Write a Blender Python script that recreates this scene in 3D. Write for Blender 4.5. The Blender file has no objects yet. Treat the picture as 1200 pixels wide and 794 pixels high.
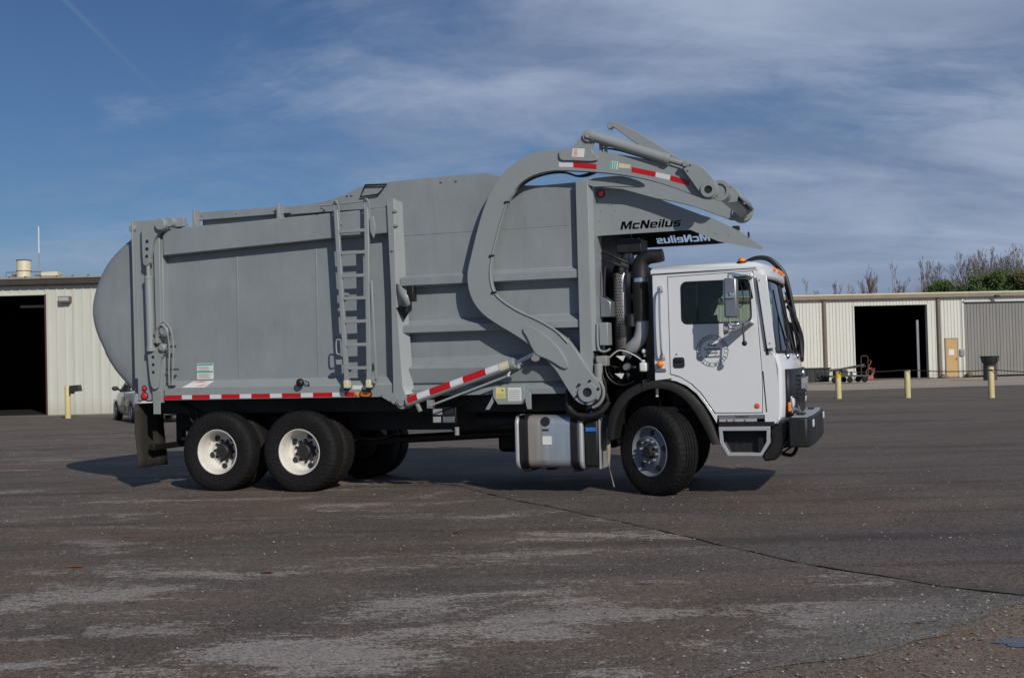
import bpy, bmesh, math, random
from math import sin, cos, pi, radians, sqrt, atan2
from mathutils import Vector, Matrix, noise
random.seed(7)
SC = bpy.context.scene
COL = SC.collection

# ------------------------------------------------------------------ camera
def norm(v): return Vector(v).normalized()
PITCH = math.atan(26.4/1380); ROLL = .0255
F = Vector((0, cos(PITCH), sin(PITCH))); R0 = Vector((1, 0, 0)); U0 = Vector((0, -sin(PITCH), cos(PITCH)))
R = cos(ROLL)*R0 - sin(ROLL)*U0; U = sin(ROLL)*R0 + cos(ROLL)*U0
cd = bpy.data.cameras.new('camera'); cam = bpy.data.objects.new('camera', cd); COL.objects.link(cam)
M = Matrix((R, U, -F)).transposed().to_4x4(); M.translation = (0, 0, 1.6)
cam.matrix_world = M
cd.sensor_width = 36; cd.lens = 41.4; cd.clip_start = .1; cd.clip_end = 4000
SC.camera = cam

# ------------------------------------------------------------------ light
TH = radians(18.2)
AX = Vector((cos(TH), -sin(TH), 0)); AY = Vector((sin(TH), cos(TH), 0))      # truck axes in the world
sun_dir = (AX*-.97 + AY*1.0 + Vector((0, 0, -.80))).normalized()             # way the sunlight travels
sd = bpy.data.lights.new('sun', 'SUN'); sd.energy = 3.1; sd.angle = radians(.5); sd.color = (1, .93, .83)
so = bpy.data.objects.new('sun', sd); COL.objects.link(so)
so.rotation_euler = sun_dir.to_track_quat('-Z', 'Y').to_euler(); so.location = (0, 0, 30)
to_sun = -sun_dir
ELEV = math.asin(to_sun.z); AZ = atan2(to_sun.x, to_sun.y)

SC.view_settings.view_transform = 'Standard'
SC.view_settings.look = 'None'
SC.view_settings.exposure = 0.0
SC.view_settings.gamma = 1

class NT:
    """small helper round a node tree"""
    def __init__(s, nt): s.nt = nt; nt.nodes.clear()
    def n(s, typ, ins=None, **kw):
        nd = s.nt.nodes.new(typ)
        for k, v in kw.items(): setattr(nd, k, v)
        for k, v in (ins or {}).items(): s.set(nd, k, v)
        return nd
    def set(s, nd, k, v):
        sock = nd.inputs[k]
        if isinstance(v, bpy.types.NodeSocket): s.nt.links.new(v, sock)
        elif isinstance(v, bpy.types.Node): s.nt.links.new(v.outputs[0], sock)
        else: sock.default_value = v
    def math(s, op, a, b=None, c=None, clamp=False):
        nd = s.n('ShaderNodeMath', operation=op, use_clamp=clamp); s.set(nd, 0, a)
        if b is not None: s.set(nd, 1, b)
        if c is not None: s.set(nd, 2, c)
        return nd.outputs[0]
    def mix(s, f, a, b, blend='MIX'):
        nd = s.n('ShaderNodeMix', data_type='RGBA', blend_type=blend)
        s.set(nd, 0, f)
        for i, v in ((6, a), (7, b)):
            if isinstance(v, tuple) and len(v) == 3: v = (*v, 1)
            s.set(nd, i, v)
        return nd.outputs[2]
    def noise(s, vec, scale, detail=4, rough=.55, dist=0, dim='3D'):
        nd = s.n('ShaderNodeTexNoise', {'Scale': scale, 'Detail': detail, 'Roughness': rough, 'Distortion': dist}, noise_dimensions=dim)
        if vec is not None: s.set(nd, 'Vector', vec)
        return nd.outputs[0]
    def mapr(s, v, a, b, c=0., d=1., smooth=False):
        nd = s.n('ShaderNodeMapRange', {'Value': v, 'From Min': a, 'From Max': b, 'To Min': c, 'To Max': d})
        if smooth: nd.interpolation_type = 'SMOOTHSTEP'
        return nd.outputs[0]
    def mapping(s, vec, scale=(1, 1, 1), loc=(0, 0, 0), rot=(0, 0, 0)):
        nd = s.n('ShaderNodeMapping', {'Vector': vec, 'Scale': scale, 'Location': loc, 'Rotation': rot}); return nd.outputs[0]

# ------------------------------------------------------------------ sky
W = bpy.data.worlds.new('World'); SC.world = W; W.use_nodes = True
t = NT(W.node_tree)
sky = t.n('ShaderNodeTexSky', sky_type='NISHITA', sun_disc=False, sun_elevation=ELEV, sun_rotation=AZ, altitude=200, air_density=1.0, dust_density=.6, ozone_density=2.0)
tc = t.n('ShaderNodeTexCoord').outputs['Generated']
sep = t.n('ShaderNodeSeparateXYZ', {0: tc})
x_, y_, z_ = sep.outputs
zz = t.math('ADD', t.math('MAXIMUM', z_, 0.), .30)
px = t.math('DIVIDE', x_, zz); py = t.math('DIVIDE', y_, zz)
pv = t.n('ShaderNodeCombineXYZ', {0: px, 1: py, 2: 0.}).outputs[0]
n1 = t.noise(t.mapping(pv, (.5, .6, 1), (3.1, .4, 0), (0, 0, .35)), 2.2, 8, .56, .5)
n2 = t.noise(t.mapping(pv, (.7, 1.1, 1), (1.3, 7.4, 0), (0, 0, .4)), 3.6, 11, .68, 1.1)
n3 = t.noise(t.mapping(pv, (1.0, 1.9, 1), (5, 2, 0), (0, 0, .2)), 10, 6, .62, .6)
n4 = t.noise(t.mapping(pv, (.25, .3, 1), (9, 4, 0)), 1.3, 3, .5)
cov = t.math('ADD', t.math('MULTIPLY', n1, .62), t.math('ADD', t.math('MULTIPLY', n2, .28), t.math('MULTIPLY', n3, .10)))
az = t.mapr(x_, -.42, .38, -.07, .125)                        # thicker cloud towards one side of the sky
cov = t.math('ADD', cov, az)
cov = t.math('ADD', cov, t.mapr(z_, 0., .32, .04, -.03))
cm = t.mapr(cov, .39, .64, 0, 1, True)
# faint old contrail
p1 = norm(F*1380 + R*(88-600) + U*397); p2 = norm(F*1380 + R*(215-600) + U*(397-125)); cn = p1.cross(p2).normalized()
dn = t.n('ShaderNodeVectorMath', {0: t.n('ShaderNodeVectorMath', {0: tc, 1: t.n('ShaderNodeVectorMath', {0: n2, 1: (.004, .004, .004)}, operation='MULTIPLY').outputs[0]}, operation='ADD').outputs[0], 1: cn}, operation='DOT_PRODUCT').outputs['Value']
tr = t.math('MULTIPLY', t.mapr(t.math('ABSOLUTE', t.math('SUBTRACT', dn, .003)), 0., .0035, 1, 0, True), t.mapr(z_, .2, .3, 0, .16))
shade = t.noise(t.mapping(pv, (.5, 1.4, 1), (2, 9, 0), (0, 0, .2)), 2.4, 6, .6, .4)
ccol = t.mix(t.mapr(shade, .38, .66), (2.6, 3.4, 5.2), (5.1, 6.0, 7.8))
ccol = t.mix(t.mapr(z_, 0., .12, .35, 0), ccol, (3.8, 4.6, 6.4))
cm = t.math('MULTIPLY', cm, .88)
skyc = t.mix(1., sky.outputs[0], (.40, .53, .72), 'MULTIPLY')
mixc = t.mix(cm, skyc, ccol)
mixc = t.mix(tr, mixc, (3.6, 4.6, 6.2))
bg = t.n('ShaderNodeBackground', {'Color': mixc, 'Strength': .074})
t.n('ShaderNodeOutputWorld', {0: bg.outputs[0]})

# ------------------------------------------------------------------ materials
def newmat(name):
    m = bpy.data.materials.new(name); m.use_nodes = True
    t = NT(m.node_tree); bs = t.n('ShaderNodeBsdfPrincipled'); t.n('ShaderNodeOutputMaterial', {0: bs.outputs[0]})
    return m, t, bs
def paint(name, col, rough=.45, metal=0., var=.12, dirt=.25, dirtcol=(.13, .11, .09), streak=True, bump=.04, bscale=2.5, spec=.5, fine=0., coat=0.):
    m, t, bs = newmat(name)
    tc = t.n('ShaderNodeTexCoord').outputs['Object']
    a = t.noise(tc, 1.3, 6, .6)
    c = t.mix(t.mapr(a, .3, .7), tuple(x*(1-var) for x in col), tuple(min(1, x*(1+var)) for x in col))
    if streak:
        s = t.noise(t.mapping(tc, (3.5, 3.5, .28)), 2.2, 5, .6)
        c = t.mix(t.math('MULTIPLY', t.mapr(s, .52, .78), dirt*.8), c, dirtcol)
    g = t.noise(tc, 9, 6, .7)
    c = t.mix(t.math('MULTIPLY', t.mapr(g, .55, .8), dirt), c, dirtcol)
    t.set(bs, 'Base Color', c)
    t.set(bs, 'Roughness', t.mapr(g, .3, .7, rough*.85, min(1, rough*1.2)))
    bs.inputs['Metallic'].default_value = metal
    bs.inputs['Specular IOR Level'].default_value = spec
    if coat: bs.inputs['Coat Weight'].default_value = coat; bs.inputs['Coat Roughness'].default_value = .08
    if bump:
        h = t.noise(t.mapping(tc, (1, 1, .45)), bscale, 4, .55)
        if fine: h = t.math('ADD', h, t.math('MULTIPLY', t.noise(tc, 60, 3, .6), fine))
        t.set(bs, 'Normal', t.n('ShaderNodeBump', {'Strength': 1., 'Distance': bump*.34, 'Height': h}))
    return m
MT = {}
MT['grey'] = paint('body_grey_paint', (.238, .268, .286), .36, var=.09, dirt=.32, dirtcol=(.17, .17, .175), bump=.075, bscale=1.3)
MT['grey2'] = paint('body_grey_paint_clean', (.258, .288, .300), .4, var=.05, dirt=.12, dirtcol=(.17, .17, .16), bump=.01)
MT['grey3'] = paint('body_grey_paint_worn', (.26, .28, .28), .5, var=.12, dirt=.6, dirtcol=(.15, .12, .09), bump=.02)
MT['white'] = paint('cab_white_paint', (.67, .70, .73), .22, var=.02, dirt=.10, dirtcol=(.5, .47, .42), bump=.006, bscale=1.2, coat=.5)
MT['black'] = paint('chassis_black', (.006, .006, .007), .55, var=.3, dirt=.2, dirtcol=(.03, .026, .022), bump=.02, bscale=20)
MT['plastic'] = paint('black_plastic', (.008, .0085, .0095), .5, var=.2, dirt=.25, dirtcol=(.03, .028, .026), bump=.01, bscale=20)
MT['tyre'] = paint('tyre_rubber', (.006, .006, .0065), .7, var=.3, dirt=.35, dirtcol=(.017, .015, .013), bump=.05, bscale=40, spec=.35)
MT['rimwhite'] = paint('rim_white', (.68, .66, .61), .4, var=.06, dirt=.55, dirtcol=(.28, .22, .17), streak=False, bump=0)
MT['rimgrey'] = paint('rim_grey', (.20, .22, .26), .45, metal=.2, var=.1, dirt=.4, dirtcol=(.14, .13, .12), streak=False, bump=0)  # grey darkened and blued to carry the front wheel's shade
MT['hub'] = paint('hub_black', (.02, .02, .02), .5, dirt=.5, dirtcol=(.07, .06, .05), streak=False, bump=.02, bscale=30)
MT['chrome'] = paint('chrome', (.75, .76, .78), .14, metal=1, var=.05, dirt=.1, streak=False, bump=0)
MT['alu'] = paint('step_aluminium', (.46, .48, .50), .5, metal=.4, var=.06, dirt=.2, streak=False, bump=.005, bscale=30)
MT['red'] = paint('reflector_red', (.48, .008, .012), .3, var=.1, dirt=.12, streak=False, bump=0)
MT['refl'] = paint('reflector_white', (.62, .64, .68), .3, var=.04, dirt=.2, streak=False, bump=0)
MT['sticker'] = paint('sticker_white', (.68, .70, .68), .4, var=.05, dirt=.15, streak=False, bump=0)
MT['fender'] = paint('fender_rubber', (.005, .005, .0055), .65, var=.2, dirt=.3, dirtcol=(.012, .011, .01), streak=False, bump=.01)
MT['seal_ink'] = paint('emblem_ink', (.012, .014, .022), .5, bump=0, streak=False, dirt=0)
MT['cream'] = paint('cream_paint', (.62, .58, .42), .5, var=.08, dirt=.2, bump=0)
MT['teal'] = paint('sticker_teal', (.03, .36, .27), .4, bump=0, streak=False)
MT['pink'] = paint('sticker_red_print', (.65, .12, .12), .4, bump=0, streak=False)
MT['yellow'] = paint('sticker_yellow', (.68, .62, .22), .4, bump=0, streak=False)
MT['ink'] = paint('ink_dark', (.02, .022, .03), .4, bump=0, streak=False, dirt=0)
MT['letter'] = paint('silver_letters', (.7, .71, .73), .25, metal=.7, bump=0, streak=False, dirt=0)
MT['blue'] = paint('blue_plastic', (.02, .16, .62), .35, bump=0, streak=False, dirt=.1)
MT['rope'] = paint('cable_rubber', (.03, .028, .026), .7, bump=0, streak=False)
MT['hose'] = paint('hose_rubber', (.014, .014, .015), .45, bump=0, streak=False, dirt=.2, dirtcol=(.05, .045, .04))
MT['blackhole'] = paint('interior_lining', (.012, .012, .014), .9, bump=0, streak=False, spec=.1)  # near-black puts the darkness of the cab interior into the colour
MT['seat'] = paint('seat_fabric', (.03, .032, .036), .85, bump=.02, bscale=60, streak=False)
MT['rust'] = paint('rusty_steel', (.12, .075, .05), .7, var=.3, dirt=.6, dirtcol=(.2, .09, .04), bump=.05, bscale=20)
MT['mirror'] = paint('mirror_housing', (.30, .32, .35), .35, metal=.7, var=.06, dirt=.2, bump=0)
MT['perf'] = paint('heat_shield', (.38, .37, .35), .38, metal=.8, var=.15, dirt=.4, dirtcol=(.18, .14, .1), bump=.01)
def lens(name, col, em=0):
    m, t, bs = newmat(name); bs.inputs['Base Color'].default_value = (*col, 1); bs.inputs['Roughness'].default_value = .18
    bs.inputs['Coat Weight'].default_value = .6
    tc = t.n('ShaderNodeTexCoord').outputs['Object']; w = t.n('ShaderNodeTexWave', {'Vector': tc, 'Scale': 60.})
    t.set(bs, 'Normal', t.n('ShaderNodeBump', {'Strength': .4, 'Distance': .002, 'Height': w.outputs[1]})); return m
MT['amber'] = lens('amber_lens', (.85, .24, .01)); MT['redlens'] = lens('red_lens', (.55, .02, .02)); MT['orangered'] = lens('side_marker_lens', (.75, .09, .02))
MT['amberdark'] = lens('amber_lens_dark', (.55, .15, .01))
def glassmat(name, tint, gl=.12, rough=.02):
    m = bpy.data.materials.new(name); m.use_nodes = True; t = NT(m.node_tree)
    tr = t.n('ShaderNodeBsdfTransparent', {0: (*tint, 1)}); g = t.n('ShaderNodeBsdfGlossy', {0: (.9, .95, 1, 1), 'Roughness': rough})
    fr = t.n('ShaderNodeFresnel', {'IOR': 1.45}); f = t.math('ADD', fr.outputs[0], gl*.3)
    mx = t.n('ShaderNodeMixShader', {0: f, 1: tr.outputs[0], 2: g.outputs[0]}); t.n('ShaderNodeOutputMaterial', {0: mx.outputs[0]}); return m
MT['glass'] = glassmat('window_glass', (.60, .665, .63), .02)
MT['clear'] = glassmat('far_window_glass', (.92, .94, .92), .01)
MT['windshield'] = glassmat('windshield_glass', (.40, .50, .47), .08)
# fuel tank: polished aluminium, browned with grime towards its rear end
m, t, bs = newmat('fuel_tank_aluminium'); tc = t.n('ShaderNodeTexCoord').outputs['Object']
s = t.n('ShaderNodeSeparateXYZ', {0: tc})
g = t.noise(t.mapping(tc, (9, 9, .5)), 3, 5, .6); g2 = t.noise(tc, 4, 6, .6)
k = t.mapr(t.math('ADD', s.outputs[0], t.math('MULTIPLY', g, .25)), 3.28, 3.50, 1, 0, True)
lowk = t.mapr(t.math('ADD', s.outputs[2], t.math('MULTIPLY', g2, .15)), .36, .52, .8, 0)
f_ = t.math('MAXIMUM', t.math('MULTIPLY', k, .85), lowk)
t.set(bs, 'Base Color', t.mix(f_, (.52, .60, .68), t.mix(g, (.20, .155, .12), (.40, .36, .31))))
t.set(bs, 'Metallic', t.mapr(f_, 0, 1, .75, .25)); t.set(bs, 'Roughness', t.mapr(g, .3, .7, .34, .5)); MT['tank'] = m

# mud flap
m = paint('mud_flap_rubber', (.028, .026, .023), .8, var=.3, dirt=.7, dirtcol=(.07, .058, .045), bump=.06, bscale=8); MT['flap'] = m

def siding(name, col, dirtcol, amt=.2):
    m, t, bs = newmat(name); tc = t.n('ShaderNodeTexCoord').outputs['Object']
    a = t.noise(tc, .35, 5, .6); c = t.mix(t.mapr(a, .3, .7), tuple(x*.93 for x in col), tuple(x*1.04 for x in col))
    s = t.noise(t.mapping(tc, (2.2, 2.2, .14)), 1.6, 6, .65); c = t.mix(t.math('MULTIPLY', t.mapr(s, .5, .75), amt), c, dirtcol)
    sz = t.n('ShaderNodeSeparateXYZ', {0: tc}).outputs[2]
    low = t.mapr(t.math('ADD', sz, t.math('MULTIPLY', a, .7)), .35, .95, .45, 0); c = t.mix(low, c, dirtcol)
    t.set(bs, 'Base Color', c); bs.inputs['Roughness'].default_value = .5; return m
MT['siding'] = siding('cream_siding', (.575, .585, .53), (.34, .30, .22))
MT['siding2'] = siding('pale_siding', (.62, .63, .58), (.36, .33, .26))
MT['slidegrey'] = siding('grey_siding', (.20, .20, .195), (.30, .27, .23), .5)  # grey panels, darker than the rest of the front
MT['trim'] = paint('brown_trim', (.16, .12, .09), .5, var=.15, dirt=.2, bump=0)
MT['fascia'] = paint('tan_fascia', (.30, .25, .19), .5, var=.1, dirt=.3, bump=0)
MT['dfascia'] = paint('dark_fascia', (.05, .042, .036), .5, var=.15, dirt=.2, bump=0)
MT['roofm'] = paint('metal_roof', (.28, .27, .25), .5, var=.1, dirt=.3, bump=0)
MT['jamb'] = paint('red_jamb', (.08, .025, .03), .5, bump=0)
MT['tandoor'] = paint('tan_door_paint', (.50, .33, .14), .5, var=.06, dirt=.15, bump=0)
MT['bollard'] = paint('bollard_yellow_faded', (.62, .54, .27), .55, var=.1, dirt=.5, dirtcol=(.25, .17, .08), bump=.02, bscale=8)
MT['bollcap'] = paint('bollard_yellow_bright', (.68, .50, .02), .5, var=.1, dirt=.2, bump=0)
MT['indark'] = paint('hall_interior', (.028, .027, .027), .9, bump=0, spec=.1)  # near-black colour stands in for the unlit depth of the halls
MT['slab'] = paint('concrete_slab', (.16, .15, .135), .9, var=.15, dirt=.5, dirtcol=(.07, .06, .05), bump=.02, bscale=10, streak=False)
MT['silver'] = paint('car_silver', (.60, .61, .62), .3, metal=.15, var=.03, dirt=.1, bump=0, coat=.6)
MT['cargl'] = paint('car_dark_glass', (.03, .035, .045), .08, var=.1, dirt=.05, bump=0)
MT['binblack'] = paint('bin_dark', (.018, .025, .024), .5, var=.2, dirt=.3, dirtcol=(.06, .055, .05), bump=0)
MT['drum'] = paint('drum_grey', (.05, .052, .055), .6, bump=0)
MT['redpaint'] = paint('faded_red_paint', (.30, .09, .08), .6, var=.2, dirt=.4, bump=0)
MT['bark'] = paint('bare_bark', (.19, .155, .145), .9, var=.25, dirt=.3, dirtcol=(.08, .06, .05), bump=0)
MT['bark2'] = paint('reddish_twigs', (.17, .115, .10), .9, var=.25, dirt=.3, dirtcol=(.1, .06, .05), bump=0)
MT['skin'] = paint('skin', (.36, .20, .14), .55, var=.05, dirt=0, bump=0, streak=False)
MT['shirt'] = paint('shirt_teal', (.02, .12, .105), .85, var=.15, dirt=0, bump=.03, bscale=12, streak=False)
MT['cap'] = paint('cap_navy', (.02, .03, .06), .85, var=.1, dirt=0, bump=0, streak=False)
MT['hair'] = paint('hair_brown', (.04, .025, .018), .7, var=.1, dirt=0, bump=0, streak=False)
def leafmat(name, c1, c2):
    m, t, bs = newmat(name); oi = t.n('ShaderNodeNewGeometry').outputs['Random Per Island']
    t.set(bs, 'Base Color', t.mix(oi, c1, c2)); bs.inputs['Roughness'].default_value = .7
    bs.inputs['Specular IOR Level'].default_value = .2; return m
MT['needle'] = leafmat('evergreen_needles', (.038, .078, .02), (.09, .135, .038))
MT['needle2'] = leafmat('cedar_needles', (.07, .075, .025), (.13, .115, .05))
MT['leafb'] = leafmat('dry_leaf', (.19, .06, .02), (.30, .13, .04))
MT['leafr'] = leafmat('dark_red_leaf', (.09, .018, .014), (.12, .03, .02))
MT['stone'] = leafmat('pebble', (.07, .065, .06), (.40, .39, .37))

# ---- ground
def ground_mat(name, kind):
    m, t, bs = newmat(name); tc = t.n('ShaderNodeTexCoord').outputs['Object']
    sp = t.n('ShaderNodeSeparateXYZ', {0: tc}); X, Y = sp.outputs[0], sp.outputs[1]
    lo = t.noise(t.mapping(tc, (.12, .45, 1)), 1.0, 6, .6, .3)
    md = t.noise(t.mapping(tc, (.5, 1.3, 1)), 1.6, 7, .65, .4)
    agg = t.n('ShaderNodeTexVoronoi', {'Vector': tc, 'Scale': 62.}); ag2 = t.n('ShaderNodeTexVoronoi', {'Vector': tc, 'Scale': 120.})
    fn = t.noise(tc, 230, 2, .7)
    if kind == 'old':   c = t.mix(t.mapr(lo, .3, .7), (.056, .046, .039), (.080, .069, .061))
    elif kind == 'new': c = t.mix(t.mapr(lo, .3, .7), (.050, .044, .042), (.074, .066, .060))
    elif kind == 'dirt': c = t.mix(t.mapr(md, .3, .7), (.060, .042, .027), (.115, .086, .058))
    else:               c = t.mix(t.mapr(lo, .3, .7), (.19, .165, .135), (.29, .255, .21))
    if kind in ('old', 'new'):
        big = t.noise(t.mapping(tc, (.7, 1.1, 1)), .9, 6, .62, .5)
        c = t.mix(1., c, t.mix(t.mapr(big, .36, .64), (.70, .68, .68), (1.32, 1.28, 1.25)), 'MULTIPLY')
        hu = t.noise(t.mapping(tc, (.35, .8, 1), (3, 8, 0)), .8, 4, .55, .3)
        c = t.mix(1., c, t.mix(t.mapr(hu, .38, .62), (1.11, .98, .87), (.90, .96, 1.10)), 'MULTIPLY')
        ms = t.noise(tc, 17, 5, .72); c = t.mix(1., c, t.mix(t.mapr(ms, .36, .64), (.60, .60, .60), (1.42, 1.42, 1.42)), 'MULTIPLY')
    # aggregate grains with their own grey
    gcol = t.n('ShaderNodeHueSaturation', {'Color': agg.outputs['Color'], 'Saturation': 0.}).outputs[0]
    gv = t.math('POWER', gcol, 2.2)
    c = t.mix(.8, c, t.mix(1., c, t.mix(gv, (.34, .34, .34), (3.1, 3.0, 2.9)), 'MULTIPLY'))
    sp_ = t.noise(tc, 55, 4, .75); c = t.mix(1., c, t.mix(t.mapr(sp_, .36, .64), (.62, .62, .62), (1.42, 1.40, 1.38)), 'MULTIPLY')
    g2 = t.n('ShaderNodeHueSaturation', {'Color': ag2.outputs['Color'], 'Saturation': 0.}).outputs[0]
    c = t.mix(t.math('MULTIPLY', t.mapr(g2, .80, .86), .5), c, (.26, .255, .25))
    # bigger pale chips here and there
    ch = t.n('ShaderNodeTexVoronoi', {'Vector': tc, 'Scale': 21., 'Randomness': 1.})
    chm = t.math('MULTIPLY', t.mapr(ch.outputs['Distance'], .11, .20, 1, 0), t.mapr(t.n('ShaderNodeSeparateColor', {0: ch.outputs['Color']}).outputs[0], .74, .76))
    c = t.mix(chm, c, (.40, .39, .37))
    hgt = t.math('ADD', t.math('MULTIPLY', gv, .5), t.math('MULTIPLY', fn, .5))
    if kind == 'old':
        # grey patches where the surface has worn to bare stone and mortar
        w1 = t.noise(t.mapping(tc, (.40, 1.0, 1), (0, 0, 0), (0, 0, .12)), 1.25, 9, .70, .5)
        near = t.mapr(Y, 7.2, 10.4, 1, 0)
        lx = t.math('ADD', w1, t.math('MULTIPLY', near, .02))
        for (gx, gy, ga, gb) in ((-3.15, 8.6, 1.1, .55), (-1.35, 6.75, .75, .4), (-.3, 7.1, .9, .45), (-.8, 6.35, .7, .35), (2.0, 7.1, .9, .6), (1.3, 6.6, .6, .35), (.45, 6.2, .6, .3), (-3.9, 8.1, .8, .3), (-2.2, 7.4, .6, .2), (.5, 7.4, .8, .25), (-2.9, 6.5, .5, .15)):
            ex_ = t.math('DIVIDE', t.math('SUBTRACT', X, gx), ga); ey_ = t.math('DIVIDE', t.math('SUBTRACT', Y, gy), gb)
            rr2 = t.math('ADD', t.math('MULTIPLY', ex_, ex_), t.math('MULTIPLY', ey_, ey_))
            lx = t.math('ADD', lx, t.math('MULTIPLY', t.math('SUBTRACT', 1., rr2, clamp=True), .13))
        lx = t.math('ADD', lx, t.math('MULTIPLY', t.math('SUBTRACT', t.noise(t.mapping(tc, (1, 2.4, 1)), 8, 9, .85), .5), .85))
        lx = t.math('ADD', lx, t.math('MULTIPLY', t.math('SUBTRACT', gv, .3), .07))
        wm = t.mapr(lx, .60, .64, 0, 1, True)
        wm = t.math('MULTIPLY', wm, t.mapr(fn, .25, .55, .45, 1))
        c = t.mix(t.math('MULTIPLY', wm, .80), c, t.mix(gv, (.26, .255, .26), (.62, .61, .61)))
        # crumbling edge near the dirt
        d = t.math('SUBTRACT', t.math('ADD', t.math('MULTIPLY', X, .80), t.math('MULTIPLY', t.math('SUBTRACT', Y, 6.3), -.60)), 1.25)
        reg = t.math('MULTIPLY', t.mapr(t.math('ADD', d, t.math('MULTIPLY', md, .7)), -.25, .35, 0, 1, True), t.mapr(Y, 8.2, 7.3, 0, 1))
        ck = t.n('ShaderNodeTexVoronoi', {'Vector': t.mapping(t.n('ShaderNodeVectorMath', {0: tc, 1: t.n('ShaderNodeTexNoise', {'Vector': tc, 'Scale': 6.}).outputs[1]}, operation='ADD').outputs[0], (1, 1.4, 1)), 'Scale': 13.}, feature='DISTANCE_TO_EDGE')
        crk = t.mapr(ck.outputs[0], .0, .055, 1, 0)
        c = t.mix(t.math('MULTIPLY', reg, .7), c, t.mix(gv, (.15, .145, .142), (.42, .41, .40)))
        c = t.mix(t.math('MULTIPLY', t.math('MULTIPLY', crk, reg), .8), c, (.018, .017, .016))
        hgt = t.math('SUBTRACT', hgt, t.math('MULTIPLY', t.math('MULTIPLY', crk, reg), 2.))
    if kind in ('new', 'old'):
        # long drag and tyre marks, oil, far lighter wear
        tm = t.noise(t.mapping(tc, (.05, 1.1, 1), (4, 0, 0), (0, 0, .04)), 1.3, 6, .6, .2)
        c = t.mix(t.math('MULTIPLY', t.mapr(tm, .52, .68), .55), c, (.032, .029, .028))
        pl = t.noise(t.mapping(tc, (.09, .34, 1), (9, 3, 0)), .9, 7, .66, .4)
        far = t.mapr(Y, 14, 34, .12, .85)
        c = t.mix(t.math('MULTIPLY', t.mapr(pl, .38, .54), far), c, (.185, .168, .150))
        rd = t.noise(tc, .7, 4, .6); c = t.mix(t.math('MULTIPLY', t.mapr(rd, .62, .76), .3), c, (.12, .06, .035))
    if kind == 'dirt':
        ye = t.noise(tc, 3.2, 5, .6); c = t.mix(t.math('MULTIPLY', t.mapr(ye, .55, .70), .6), c, (.22, .12, .03))
    if kind in ('old', 'new'):
        c = t.mix(1., c, (.84, .78, .72), 'MULTIPLY')
        oil = t.noise(t.mapping(tc, (1, 1.4, 1), (7, 3, 0)), 2.6, 4, .6); c = t.mix(t.math('MULTIPLY', t.mapr(oil, .66, .72), .6), c, (.018, .017, .016))
    t.set(bs, 'Base Color', c)
    t.set(bs, 'Roughness', t.mapr(md, .3, .7, .72, .92))
    bs.inputs['Specular IOR Level'].default_value = .35
    h2 = t.math('ADD', t.math('MULTIPLY', hgt, .009), t.math('MULTIPLY', md, .03))
    t.set(bs, 'Normal', t.n('ShaderNodeBump', {'Strength': .9, 'Distance': 1., 'Height': h2}))
    return m
MT['asph_old'] = ground_mat('old_asphalt', 'old'); MT['asph_new'] = ground_mat('newer_asphalt', 'new')
MT['dirt'] = ground_mat('brown_dirt', 'dirt'); MT['apron'] = ground_mat('pale_gravel', 'far')
m, t, bs = newmat('puddle_water'); bs.inputs['Base Color'].default_value = (.05, .042, .034, 1); bs.inputs['Roughness'].default_value = .12; MT['water'] = m

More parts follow.
